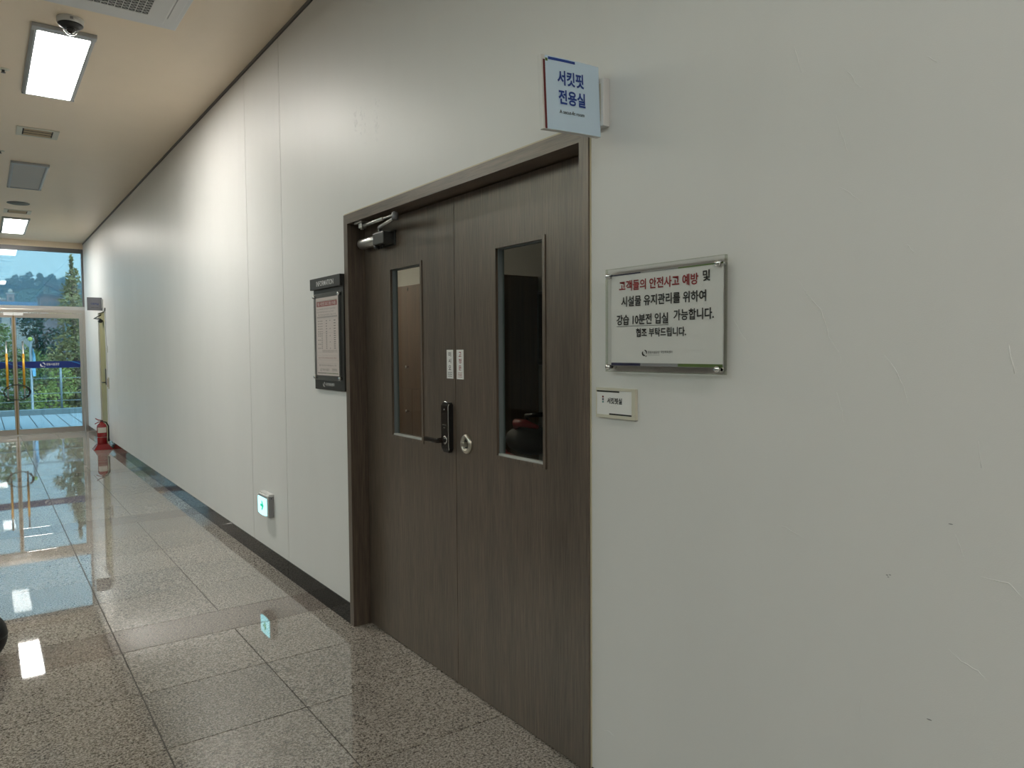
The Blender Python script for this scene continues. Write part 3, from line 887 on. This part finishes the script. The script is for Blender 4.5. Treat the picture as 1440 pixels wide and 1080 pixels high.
# ---- ceiling air conditioner
ac = thing('air_conditioner', (-1.08, 5.045, H-.04), 'white ceiling cassette air conditioner with a black mesh grille', 'air conditioner')
AX0, AX1, AY0, AY1 = -1.56, -.605, 4.57, 5.522
mb = MB(); mb.box((AX0, AY0, H-.022), (AX1, AY1, H), .006); mb.build('cassette_panel', 'white_plastic', ac)
g0, g1, h0, h1 = AX0+.115, AX1-.115, AY0+.115, AY1-.115
box('cassette_centre', (g0-.02, h0-.02, H-.036), (g1+.02, h1+.02, H-.021), 'white_plastic', ac, .006)
box('grille_back', (g0+.09, h0+.09, H-.0365), (g1-.09, h1-.09, H-.0355), 'black_plastic', ac)
mb = MB(); ng = 14
for k in range(ng+1):
    t = k/ng
    xx = g0+.09+(g1-g0-.18)*t; yy = h0+.09+(h1-h0-.18)*t
    mb.box((xx-.0025, h0+.09, H-.040), (xx+.0025, h1-.09, H-.0365))
    mb.box((g0+.09, yy-.0025, H-.040), (g1-.09, yy+.0025, H-.0365))
    if k < ng:
        st = (g1-g0-.18)/ng; sy = (h1-h0-.18)/ng
        for q in range(ng):
            y0 = h0+.09+q*sy
            a = Vector((xx, y0, H-.0385)); b = Vector((xx+st, y0+sy, H-.0385))
            d = (b-a).normalized(); nrm = Vector((-d.y, d.x, 0))*.002
            vv = [mb.bm.verts.new(p) for p in (a+nrm, b+nrm, b-nrm, a-nrm)]
            mb.bm.faces.new(vv)
gr = mb.build('grille_mesh', 'white_plastic', ac); gr['kind'] = 'stuff'
for (x0, x1, y0, y1) in ((AX0+.03, AX0+.085, AY0+.18, AY1-.18), (AX1-.085, AX1-.03, AY0+.18, AY1-.18), (AX0+.18, AX1-.18, AY0+.03, AY0+.085), (AX0+.18, AX1-.18, AY1-.085, AY1-.03)):
    box('louvre', (x0, y0, H-.030), (x1, y1, H-.0215), 'white_plastic', ac, .003)

# ---- slot vents, speaker, sprinklers
def vent(y0, y1, label):
    t = thing('air_vent', (-1.225, (y0+y1)/2, H-.01), label, 'vent', 'slot vents in the corridor ceiling')
    x0, x1 = -1.405, -1.045
    mb = MB(); mb.box((x0, y0, H-.008), (x0+.05, y1, H)); mb.box((x1-.05, y0, H-.008), (x1, y1, H)); mb.box((x0+.05, y0, H-.008), (x1-.05, y0+.04, H)); mb.box((x0+.05, y1-.04, H-.008), (x1-.05, y1, H))
    mb.build('vent_frame', 'offwhite', t)
    box('vent_well', (x0+.05, y0+.04, H-.002), (x1-.05, y1-.04, H-.0005), 'gap', t)
    for k in range(3):
        yy = y0+.075+k*(y1-y0-.15)/2
        MB().prism([(yy-.028, H-.001), (yy, H-.015), (yy+.028, H-.005), (yy+.02, H-.001)], 0, x0+.062, x1-.062).build('vent_slat', 'vent_in', t)
vent(8.745, 9.09, 'cream slot vent between the camera and the unlit light panel')
vent(13.87, 14.22, 'cream slot vent beside the round ceiling speaker')
sp = thing('ceiling_speaker', (-1.24, 13.25, H-.01), 'round dark grey ceiling speaker', 'speaker')
MB().lathe((-1.24, 13.25, H), [(.145, 0), (.145, -.006), (.13, -.010), (.128, -.006)], 32).build('speaker_rim', 'speaker', sp)
MB().lathe((-1.24, 13.25, H), [(.128, -.003), (.128, -.006), (0, -.012)], 32).build('speaker_grille', 'speaker', sp)
for (x, y, lab) in ((-1.548, 7.083, 'small ceiling sprinkler beside the lit light panel'), (-1.52, 9.94, 'small ceiling sprinkler beside the unlit light panel')):
    s = thing('sprinkler', (x, y, H-.03), lab, 'sprinkler', 'ceiling sprinklers')
    MB().lathe((x, y, H), [(.042, 0), (.042, -.003), (.018, -.008), (0, -.008)], 20).build('escutcheon', 'offwhite', s)
    MB().lathe((x, y, H), [(.011, -.008), (.009, -.022), (.016, -.026), (.016, -.029), (0, -.030)], 14).build('sprinkler_head', 'alu_dark', s)

# ================================================================== FAR DOOR, SIGN, EXTINGUISHER
d3 = sroot('door_3', (.05, 14.9, 0))
for a, b in ((FD0-.045, FD0+.012), (FD1-.012, FD1+.045)): box('frame_jamb', (-.012, a, 0), (.16, b, FDZ+.04), 'white_plastic', d3)
box('frame_head', (-.012, FD0-.045, FDZ-.012), (.16, FD1+.045, FDZ+.045), 'white_plastic', d3)
fl = box('door_leaf', (.012, FD0+.014, .006), (.055, FD1-.014, FDZ-.014), 'olive', d3)
box('lock_case', (-.020, 14.47, 1.08), (.012, 14.56, 1.36), 'black_plastic', fl, .004)
mb = MB(); mb.tube([(-.02, 14.52, 1.12), (-.055, 14.52, 1.12), (-.06, 14.65, 1.12)], .010, 8); mb.build('lever_handle', 'black_plastic', fl)
c3 = MB().lathe((-.03, 14.75, 2.20), [(.03, 0), (.03, .2), (0, .2)], 16, 'Y').build('closer_body', 'black_plastic', fl)
MB().tube([(-.03, 14.80, 2.235), (-.11, 15.0, 2.25), (-.05, 14.6, 2.30)], .010, 8).build('closer_arm', 'black_plastic', fl)
s2 = thing('projecting_sign', (0, 14.70, 2.38), 'small grey projecting room sign above the far olive door', 'sign')
box('sign_body', (-.243, 14.70, 2.382), (-.014, 14.725, 2.608), 'grey_plastic', s2, .003)
box('sign_face', (-.236, 14.698, 2.388), (-.016, 14.7005, 2.602), 'sign_grey', s2)
box('wall_bracket', (-.020, 14.68, 2.42), (0, 14.76, 2.58), 'white_plastic', s2, .003)
text('lettering', '다목적실', (-.126, 14.6975, 2.495), .118, .040, 'blue_ink', s2, (1, 0, 0), (0, 0, 1), .01)
text('lettering', 'Multi room', (-.126, 14.6975, 2.432), .105, .013, 'ink', s2, (1, 0, 0), (0, 0, 1))
o = tag(box('switch_plate', (-.012, 14.255, 1.640), (0, 14.345, 1.755), 'white_plastic', None, .003), 'small white plate on the wall beside the far olive door', 'switch')
box('switch_key', (-.016, 14.275, 1.67), (-.012, 14.325, 1.725), 'offwhite', o, .001)
o = tag(box('door_plaque', (-.016, 14.215, 1.02), (0, 14.345, 1.215), 'offwhite', None, .003), 'brown and cream plaque on the wall below the white plate', 'sign')
box('plaque_face', (-.018, 14.23, 1.05), (-.016, 14.33, 1.19), 'brown_plate', o)

fe = thing('fire_extinguisher', (-.155, 14.13, 0), 'red fire extinguisher on a red stand beside the far olive door', 'fire extinguisher')
ec = (-.145, 14.13)
mb = MB(); bm = mb.bm
def sqr(hw, hd, z, c=ec): return [bm.verts.new((c[0]+sx*hw, c[1]+sy*hd, z)) for sx, sy in ((-1, -1), (1, -1), (1, 1), (-1, 1))]
Q = [sqr(.140, .15, 0), sqr(.140, .15, .006), sqr(.085, .09, .085), sqr(.085, .09, .10)]
for P, R_ in zip(Q, Q[1:]):
    for k in range(4):
        j = (k+1) % 4; bm.faces.new((P[k], P[j], R_[j], R_[k]))
bm.faces.new(Q[0][::-1]); bm.faces.new(Q[-1]); mb.build('stand', 'ext_red', fe)
MB().lathe((ec[0], ec[1], .095), [(.072, 0), (.076, .008), (.076, .285), (.070, .315), (.045, .345), (.022, .36), (.022, .375)], 28).build('cylinder', 'ext_red', fe)
MB().lathe((ec[0], ec[1], .205), [(.0768, 0), (.0768, .004)], 28).build('cylinder_band', 'nickel', fe)
mb = MB(); prev = None
for k in range(9):
    a = math.radians(-150+k*13.75); v = [bm2 for bm2 in (mb.bm.verts.new((ec[0]+.0772*math.cos(a), ec[1]+.0772*math.sin(a), z)) for z in (.285, .375))]
    if prev: mb.bm.faces.new((prev[0], v[0], v[1], prev[1]))
    prev = v
mb.build('paper_label', 'ext_label', fe)
mb = MB(); mb.lathe((ec[0], ec[1], .465), [(.020, 0), (.022, .012), (.016, .03), (0, .032)], 16)
mb.build('valve', 'black_plastic', fe)
mb = MB(); mb.tube([(ec[0]+.02, ec[1], .485), (ec[0]-.05, ec[1]-.01, .50), (ec[0]-.095, ec[1]-.015, .53)], .008, 8); mb.build('squeeze_lever', 'ext_red', fe)
mb = MB(); mb.tube([(ec[0]+.01, ec[1], .470), (ec[0]-.05, ec[1]-.01, .462), (ec[0]-.105, ec[1]-.015, .435)], .008, 8); mb.build('carry_handle', 'ext_red', fe)
mb = MB(); mb.tube([(ec[0]+.015, ec[1], .470), (ec[0]+.065, ec[1]-.01, .455), (ec[0]+.098, ec[1]-.015, .39), (ec[0]+.098, ec[1]-.02, .27), (ec[0]+.095, ec[1]-.02, .20)], .011, 8); mb.build('hose', 'rubber', fe)
mb = MB(); mb.tube([(ec[0]+.095, ec[1]-.02, .20), (ec[0]+.095, ec[1]-.02, .13)], [.012, .017], 10); mb.build('nozzle', 'black_plastic', fe)

# ---- black ball at the left edge of the frame
ball = thing('medicine_ball', (-1.835, 4.76, 0), 'black rubber ball on the floor at the left edge', 'ball')
MB().sphere((-1.835, 4.76, .14), .14, 4).build('ball_shell', 'rubber', ball)
for ax in ('Z', 'X'):
    MB().lathe((-1.835, 4.76, .14), [(.1395, -.004), (.1412, -.002), (.1412, .002), (.1395, .004)], 40, ax).build('ball_seam', 'black_plastic', ball)

# ================================================================== GLASS END WALL
box_s('trim_2', (WL, GY-.03, 3.766), (0, GY+.15, H), 'ceiling')
w1 = sroot('window_1', (-1.228, GY+.02, 2.5))
box('frame_rail', (WL, GY-.02, 3.681), (0, GY+.06, 3.766), 'alu_dark', w1)
box('frame_rail', (WL, GY-.02, 2.514), (0, GY+.06, 2.585), 'alu', w1)
box('frame_stile', (-.036, GY-.02, 2.585), (0, GY+.06, 3.681), 'alu_dark', w1)
box('frame_stile', (WL, GY-.02, 2.585), (WL+.036, GY+.06, 3.681), 'alu_dark', w1)
box('pane', (WL+.036, GY+.014, 2.585), (-.036, GY+.026, 3.681), 'tint', w1)
d2 = sroot('door_2', (-1.228, GY+.02, 0))
box('frame_head', (WL, GY-.025, 2.448), (0, GY+.06, 2.514), 'steel', d2, .003)
box('frame_jamb', (-.056, GY-.025, 0), (0, GY+.06, 2.448), 'steel', d2, .003)
box('frame_jamb', (WL, GY-.025, 0), (WL+.056, GY+.06, 2.448), 'steel', d2, .003)
box('threshold', (WL, GY-.05, 0), (0, GY+.08, .008), 'steel', d2)
def gleaf(xo, xi, sgn):
    """xo: hinge side, xi: meeting side; sgn +1 when the leaf lies to the right"""
    lo, hi = min(xo, xi), max(xo, xi)
    mb = MB()
    def hb(a, b, z0, z1): mb.box((min(a, b), GY-.012, z0), (max(a, b), GY+.045, z1))
    hb(xo, xo-sgn*.048, .012, 2.440); hb(xi, xi+sgn*.034, .012, 2.440)
    hb(xo-sgn*.048, xi+sgn*.034, 2.344, 2.440); hb(xo-sgn*.048, xi+sgn*.034, .012, .120)
    lf = mb.build('glass_leaf', 'steel', d2)
    p0, p1 = sorted((xo-sgn*.048, xi+sgn*.034))
    box('pane', (p0, GY+.011, .120), (p1, GY+.021, 2.344), 'tint', lf)
    bd_ = box('safety_band', (p0, GY+.0085, 1.337), (p1, GY+.0105, 1.472), 'band', lf)
    wv = MB()
    for s0 in (0, 1):
        x0 = p1-.02 if s0 == 0 else p0+.02
        dx = -1 if s0 == 0 else 1; zb = 1.468 if s0 == 0 else 1.341; dz = -1 if s0 == 0 else 1
        wv.prism([(x0+dx*.20, zb), (x0+dx*.10, zb), (x0+dx*.03, zb+dz*.03), (x0-dx*.015, zb+dz*.055), (x0-dx*.015, zb+dz*.07), (x0+dx*.06, zb+dz*.035), (x0+dx*.14, zb+dz*.012)], 1, GY+.0078, GY+.0085)
    wv.build('band_wave', 'band_light', lf)
    cx = (p0+p1)/2-.115
    logo('band_emblem', (cx, GY+.0075, 1.405), .088, 'white_print', lf, Vector((1, 0, 0)), Vector((0, 0, 1)))
    text('band_lettering', '창원시설공단', (cx+.17, GY+.0075, 1.410), .225, .050, 'white_print', lf, (1, 0, 0), (0, 0, 1), .015)
    hx = xi+sgn*(.135)
    mb = MB(); mb.tube([(hx, GY-.070, .71), (hx, GY-.070, 1.876)], .017, 14)
    for zz in (.80, 1.79): mb.tube([(hx, GY-.07, zz), (hx, GY+.012, zz)], .010, 8)
    mb.build('pull_handle', 'steel', lf)
    MB().tube([(hx, GY-.070, .94), (hx, GY-.070, 1.63)], .0215, 14).build('handle_grip', 'gold', lf)
    for zz in (.14, 2.345): pass
    box('patch_plate', (min(xi, xi+sgn*.16), GY-.020, 2.385), (max(xi, xi+sgn*.16), GY-.012, 2.445), 'white_plastic', lf, .002)
    return lf
gleaf(-.060, -1.226, 1)
gleaf(WL+.060, -1.230, -1)
box('meeting_strip', (-1.245, GY+.046, .02), (-1.211, GY+.052, 2.43), 'bronze_strip', d2)
box('meeting_strip', (-1.240, GY-.016, .02), (-1.216, GY-.0125, 2.38), 'bronze_strip', d2)
ck = thing('cable_lock', (-1.21, GY-.09, .70), 'black cable lock looped round both glass door pull handles', 'lock')
pts = [(-1.215+.215*math.cos(a), GY-.098-.012*math.sin(a*2), .868+.150*math.sin(a)) for a in [2*math.pi*k/40 for k in range(40)]]
MB().tube(pts, .010, 8, True).build('cable', 'rubber', ck)
pts = [(-1.215+.215*math.cos(a), GY-.098-.012*math.sin(a*2), .868+.150*math.sin(a)) for a in [math.radians(d) for d in range(-40, 46, 8)]]
MB().tube(pts, .021, 10).build('lock_cylinder', 'black_plastic', ck)

# ================================================================== TERRACE AND OUTDOORS
ter = structure(box('terrace_floor', (-8, GY+.15, -.3), (8, 22.9, -.006), 'grout'))
first = None
for ix in range(-12, 14):
    for iy in range(6):
        lo = (ix*.3+.09+.011, GY+.16+iy*.9, -.02); c = (ix*.3+.24, GY+.61+iy*.9, -.02)
        if first is None:
            first = box('terrace_slab', lo, (lo[0]+.278, lo[1]+.892, 0), 'deck', ter)
        else:
            copy_at(first, (c[0], c[1]-.004, -.02), ter)
structure(box('terrace_kerb', (-8, 22.9, -.3), (8, 23.25, .138), 'kerb', None, .01))
rg = thing('terrace_railing', (-.05, 23.08, .138), 'thin steel railing with horizontal wires on the terrace kerb', 'railing')
for x in (-7.25, -5.45, -3.65, -1.85, -.05, 1.75, 3.55, 5.35):
    MB().tube([(x, 23.08, .138), (x, 23.08, 1.30)], .028, 10).build('post', 'rail', rg)
for z in (.35, .55, .96):
    MB().tube([(-7.4, 23.08, z), (5.5, 23.08, z)], .007, 6).build('rail_wire', 'rail', rg)
MB().tube([(-7.4, 23.08, 1.30), (5.5, 23.08, 1.30)], .02, 8).build('top_rail', 'rail', rg)
GZ = -7.0
structure(box('ground', (-150, 23.3, GZ-.5), (150, 400, GZ), 'ground'))

def foliage(bm, c, r, n, s, rnd, shell=.55, drop=0.0):
    for _ in range(n):
        u = Vector((rnd.gauss(0, 1), rnd.gauss(0, 1), rnd.gauss(0, 1))).normalized()
        k = shell+(1-shell)*rnd.random()
        p = Vector((c[0]+u.x*r[0]*k, c[1]+u.y*r[1]*k, c[2]+u.z*r[2]*k))
        a = Vector((rnd.gauss(0, 1), rnd.gauss(0, 1), rnd.gauss(0, .7)-drop)).normalized()
        b = a.cross(Vector((rnd.gauss(0, 1), rnd.gauss(0, 1), rnd.gauss(0, 1)))).normalized()
        w = s*rnd.uniform(.6, 1.3)
        vs_ = [bm.verts.new(p+a*w*x+b*w*.55*y) for x, y in ((-1, 0), (0, -.8), (1, 0), (0, .8))]
        bm.faces.new(vs_)

def tree(name, base, blobs, leaf, n, s, label, group, trunk=.18, shell=.5):
    rnd = random.Random(hash(label) % 1000 if False else int(abs(base[0]*131+base[1]*17)) + 5)
    t = thing(name, base, label, 'tree', group)
    top = max(b[0][2]+b[1][2]*.5 for b in blobs)
    cx = sum(b[0][0] for b in blobs)/len(blobs); cy = sum(b[0][1] for b in blobs)/len(blobs)
    mb = MB(); mb.tube([base, ((base[0]+cx)/2+.1, (base[1]+cy)/2, (base[2]+top)/2), (cx, cy, top)], [trunk, trunk*.7, trunk*.15], 8)
    for c, r in blobs[:10]:
        mb.tube([(cx, cy, max(base[2]+1, c[2]-r[2]*1.4)), c], [trunk*.35, trunk*.08], 5)
    mb.build('trunk', 'bark', t)
    bm = bmesh.new(); tot = sum(b[1][0]*b[1][2] for b in blobs)
    for c, r in blobs:
        foliage(bm, c, r, int(n*r[0]*r[2]/tot)+30, s, rnd, shell)
    f = obj('crown', bm, leaf, t)
    return t

def broad(cx, cy, zlo, zhi, rad, k, rnd):
    bl_ = []
    for i in range(k):
        z = zlo+(zhi-zlo)*(i+.5)/k
        q = math.sin(math.pi*(.15+.75*(i+.5)/k))
        a = rnd.uniform(0, 6.28); d = rad*q*rnd.uniform(.2, .65)
        bl_.append(((cx+math.cos(a)*d, cy+math.sin(a)*d, z), (rad*q*.62+.15, rad*q*.62+.15, (zhi-zlo)/k*.95)))
    return bl_
def conical(cx, cy, zlo, zhi, rad, k, rnd):
    bl_ = []
    for i in range(k):
        t = i/(k-1); z = zlo+(zhi-zlo)*t; r = rad*(1-t)**.85*rnd.uniform(.8, 1.15)+.05
        for q in range(3):
            a = rnd.uniform(0, 6.28); d = r*.45
            bl_.append(((cx+math.cos(a)*d, cy+math.sin(a)*d, z), (r*.72, r*.72, (zhi-zlo)/k*.85)))
    return bl_
R1 = random.Random(11)
tree('conifer_tree', (.95, 30.5, GZ), conical(.95, 30.5, -4.5, 4.75, 2.5, 22, R1), 'leaf_olive', 16000, .075, 'tall olive brown conifer reaching above the glass door', 'trees beyond the terrace')
tree('broadleaf_tree', (-1.0, 28.6, GZ), broad(-1.0, 28.6, -4.5, 2.35, 1.5, 9, R1), 'leaf_green', 8000, .075, 'green broadleaf tree behind the door pull handles', 'trees beyond the terrace')
tree('broadleaf_tree', (.05, 27.2, GZ), broad(.05, 27.2, -4.5, 1.05, .95, 8, R1), 'leaf_yellow', 5000, .06, 'low yellow green tree just behind the railing post', 'trees beyond the terrace')
tree('broadleaf_tree', (-3.1, 30.0, GZ), broad(-3.1, 30.0, -4.5, 2.9, 1.7, 9, R1), 'leaf_yellow', 6000, .08, 'yellow green tree left of the pull handles', 'trees beyond the terrace')
tree('conifer_tree', (.55, 45.0, GZ), broad(.55, 45.0, -4.5, 3.5, 2.0, 9, R1), 'leaf_dark', 6000, .11, 'dark blue green tree behind the flagpole', 'trees beyond the terrace')
tree('conifer_tree', (3.4, 31.5, GZ), conical(3.4, 31.5, -4.5, 3.2, 1.5, 12, R1), 'leaf_olive', 6000, .09, 'olive conifer hidden right of the door jamb', 'trees beyond the terrace')
tree('broadleaf_tree', (-5.8, 33.0, GZ), broad(-5.8, 33, -4.5, 3.2, 2.0, 9, R1), 'leaf_green', 5000, .1, 'green tree far left outside the glass doors', 'trees beyond the terrace')
tree('broadleaf_tree', (-2.2, 44.0, GZ), broad(-2.2, 44, -4.5, 3.6, 2.3, 9, R1), 'leaf_dark', 5000, .12, 'dark tree behind the yellow green tree', 'trees beyond the terrace')
tree('broadleaf_tree', (3.6, 46.0, GZ), broad(3.6, 46, -4.5, 3.4, 2.3, 9, R1), 'leaf_green', 5000, .12, 'green tree behind the tall olive conifer', 'trees beyond the terrace')

FPX = -.60
fp = thing('flagpole', (FPX, 25.5, GZ), 'slim flagpole with a furled pale blue flag and a yellow ball', 'flagpole')
MB().tube([(FPX, 25.5, GZ), (FPX, 25.5, 1.98)], .035, 8).build('pole', 'rail', fp)
MB().sphere((FPX, 25.5, 2.04), .062, 2).build('finial', 'flag_ball', fp)
mb = MB(); prev = None
for k in range(9):
    t = k/8; z = 1.80-.85*t; w = .03+.24*math.sin(math.pi*min(1, t*.75))
    v = [mb.bm.verts.new((FPX+.03+dx*w*.36+.015*math.sin(7*t), 25.5+.06*math.sin(5*t+dx*4), z)) for dx in (0, .35, .7, 1.0)]
    if prev:
        for q in range(3): mb.bm.faces.new((prev[q], v[q], v[q+1], prev[q+1])).smooth = True
    prev = v
mb.build('flag', 'flag', fp)

# ---- far buildings
def far_windows(parent, x0, x1, z0, z1, y, nx, nz):
    dx, dz = (x1-x0)/nx, (z1-z0)/nz
    f0 = None
    for a in range(nx):
        for b in range(nz):
            lo = (x0+dx*(a+.25), y-.06, z0+dz*(b+.25)); hi = (x0+dx*(a+.75), y-.01, z0+dz*(b+.75))
            if f0 is None: f0 = box('window', lo, hi, 'win_far', parent)
            else: copy_at(f0, ((lo[0]+hi[0])/2, (lo[1]+hi[1])/2, lo[2]), parent)
b1 = thing('hall_building', (1.6, 112, GZ), 'long building with a blue metal roof below the hill', 'building')
box('wall', (-12, 110, GZ), (4.6, 118, 7.3), 'white_wall', b1)
MB().prism([(109.6, 7.3), (118.4, 7.3), (118.4, 7.5), (112, 8.05), (109.6, 7.45)], 0, -12.3, 4.9).build('roof', 'roof_blue', b1)
far_windows(b1, -11, 4.2, 4.5, 6.9, 110, 9, 1)
b2 = thing('tower_block', (1.55, 120, GZ), 'small pale pink tower with a white ball on top', 'building')
box('wall', (1.25, 120, GZ), (2.1, 121.2, 9.55), 'pink_wall', b2); box('roof', (1.15, 119.9, 9.55), (2.2, 121.3, 9.68), 'white_wall', b2)
MB().sphere((1.68, 120.6, 9.95), .28, 2).build('roof_ball', 'white_wall', b2)
far_windows(b2, 1.35, 2.0, 7.6, 9.3, 120, 1, 2)
b3 = thing('flat_building', (-4, 121, GZ), 'pale pink flat roofed building behind the blue roof', 'building')
box('wall', (-12, 122, GZ), (1.15, 126, 8.85), 'pink_wall', b3); box('roof', (-12.1, 121.9, 8.85), (1.2, 126.1, 9.05), 'white_wall', b3)
far_windows(b3, -11, 1, 7.8, 8.8, 122, 8, 1)
b4 = thing('brick_building', (5.2, 103, GZ), 'brown brick building beside the tall olive conifer', 'building')
box('wall', (3.95, 101, GZ), (6.35, 106, 8.2), 'brick', b4)
box('roof', (3.85, 100.8, 8.2), (6.5, 106.2, 8.4), 'dark_metal', b4)
far_windows(b4, 4.1, 6.2, 6.2, 8.0, 101, 4, 1)
b5 = thing('sloping_conveyor', (6.5, 107.5, GZ), 'dark sloping roofed gantry on thin posts below the hill', 'gantry')
MB().prism([(4.75, 10.05), (4.85, 10.45), (9.5, 8.35), (9.5, 7.75)], 1, 107, 109).build('sloping_roof', 'dark_metal', b5)
for x in (5.25, 7.6): MB().tube([(x, 107.6, GZ), (x, 107.6, 10.1-.45*(x-5))], .06, 6).build('post', 'dark_metal', b5)

# ---- hill with forest
mb = MB(); prev = None
ridge = [(-120, 7), (-60, 10), (-25, 11.2), (-8, 11.8), (0, 12.3), (3, 12.7), (6, 13.6), (9, 13.5), (12, 12.7), (16, 12.0), (30, 11), (60, 9), (120, 6)]
for x, h in ridge:
    v = [mb.bm.verts.new(p) for p in ((x, 128, GZ), (x, 140, GZ+.45*(h-GZ)), (x, 152, GZ+.85*(h-GZ)), (x, 160, h), (x, 175, h-1), (x, 230, GZ))]
    if prev:
        for k in range(5): mb.bm.faces.new((prev[k], v[k], v[k+1], prev[k+1])).smooth = True
    prev = v
structure(mb.build('hill', 'leaf_hill'))
def hz(x, y):
    for (xa, ha), (xb, hb) in zip(ridge, ridge[1:]):
        if xa <= x <= xb: h = ha+(hb-ha)*(x-xa)/(xb-xa); break
    for (ya, ka), (yb, kb) in zip(((128, 0), (140, .45), (152, .85)), ((140, .45), (152, .85), (160.01, 1.0))):
        if ya <= y <= yb: return GZ+(h-GZ)*(ka+(kb-ka)*(y-ya)/(yb-ya))
bm = bmesh.new(); rnd = random.Random(5)
for k in range(420):
    x = rnd.uniform(-22, 30); yy = rnd.uniform(131, 158)
    foliage(bm, (x, yy, hz(x, yy)+.5), (1.3, 1.3, 1.1), 26, .38, rnd, .6)
fc = obj('forest_canopy', bm, 'leaf_hill'); fc['kind'] = 'stuff'; fc['label'] = 'hazy forest covering the hillside'; fc['category'] = 'forest'
# crest trees: a few kinds, copied
protos = []
for q in range(4):
    bm = bmesh.new(); r2 = random.Random(40+q)
    for c, r in broad(0, 0, .8, 3.0+.3*q, 1.0+.12*q, 5, r2): foliage(bm, c, r, 110, .26, r2, .5)
    mb = MB(); mb.tube([(0, 0, -1), (.1, 0, 1), (0, 0, 2.4)], [.16, .12, .05], 6)
    protos.append((bm, mb))
meshes = []
for q, (bm, mb) in enumerate(protos):
    cr = obj('crown', bm, 'leaf_hill'); tk = mb.build('trunk', 'bark')
    meshes.append((cr, tk))
xs = [-16, -15, -13, -12, -10, -8, -5.7, -3.6, -1.5, .3, 2.0, 3.4, 4.9, 6.2, 7.5, 8.9, 10.1, 11.4, 13, 15, 17.5, -14, -11.5, -9, -6.8, -4.6, -2.5, -.6, 1.2, 2.7, 4.2, 5.5, 6.9, 8.2, 9.5, 10.7, 12.2, 14, 16.5, 19]
for i, x in enumerate(xs):
    cr, tk = meshes[i % 4]
    t = thing('hilltop_tree', (x, 159.5, hz(x, 159.5)-1.0), 'hazy tree on the crest of the hill', 'tree', 'hazy trees along the hilltop')
    for src in (cr, tk):
        c = src.copy(); COL.objects.link(c); c.parent = t
        sc = .75+.3*((i*37) % 10)/10
        c.scale = (sc, sc, sc); c.location = src.location*sc
for cr, tk in meshes:
    bpy.data.objects.remove(cr); bpy.data.objects.remove(tk)

# ---- thin outdoor haze in front of the hill
hz_bm = MB().box((-140, 52, GZ+.05), (140, 127, 60))
ha = hz_bm.build('haze', 'ground')
ha['kind'] = 'stuff'; ha['label'] = 'pale blue haze in front of the hill'; ha['category'] = 'haze'
hm = bpy.data.materials.new('thin_haze'); hm.use_nodes = True
hm.node_tree.nodes.remove(hm.node_tree.nodes['Principled BSDF'])
vsn = hm.node_tree.nodes.new('ShaderNodeVolumeScatter')
vsn.inputs['Color'].default_value = (.42, .70, 1.0, 1)
vsn.inputs['Density'].default_value = .011
hm.node_tree.links.new(vsn.outputs[0], hm.node_tree.nodes['Material Output'].inputs['Volume'])
ha.data.materials.clear(); ha.data.materials.append(hm)
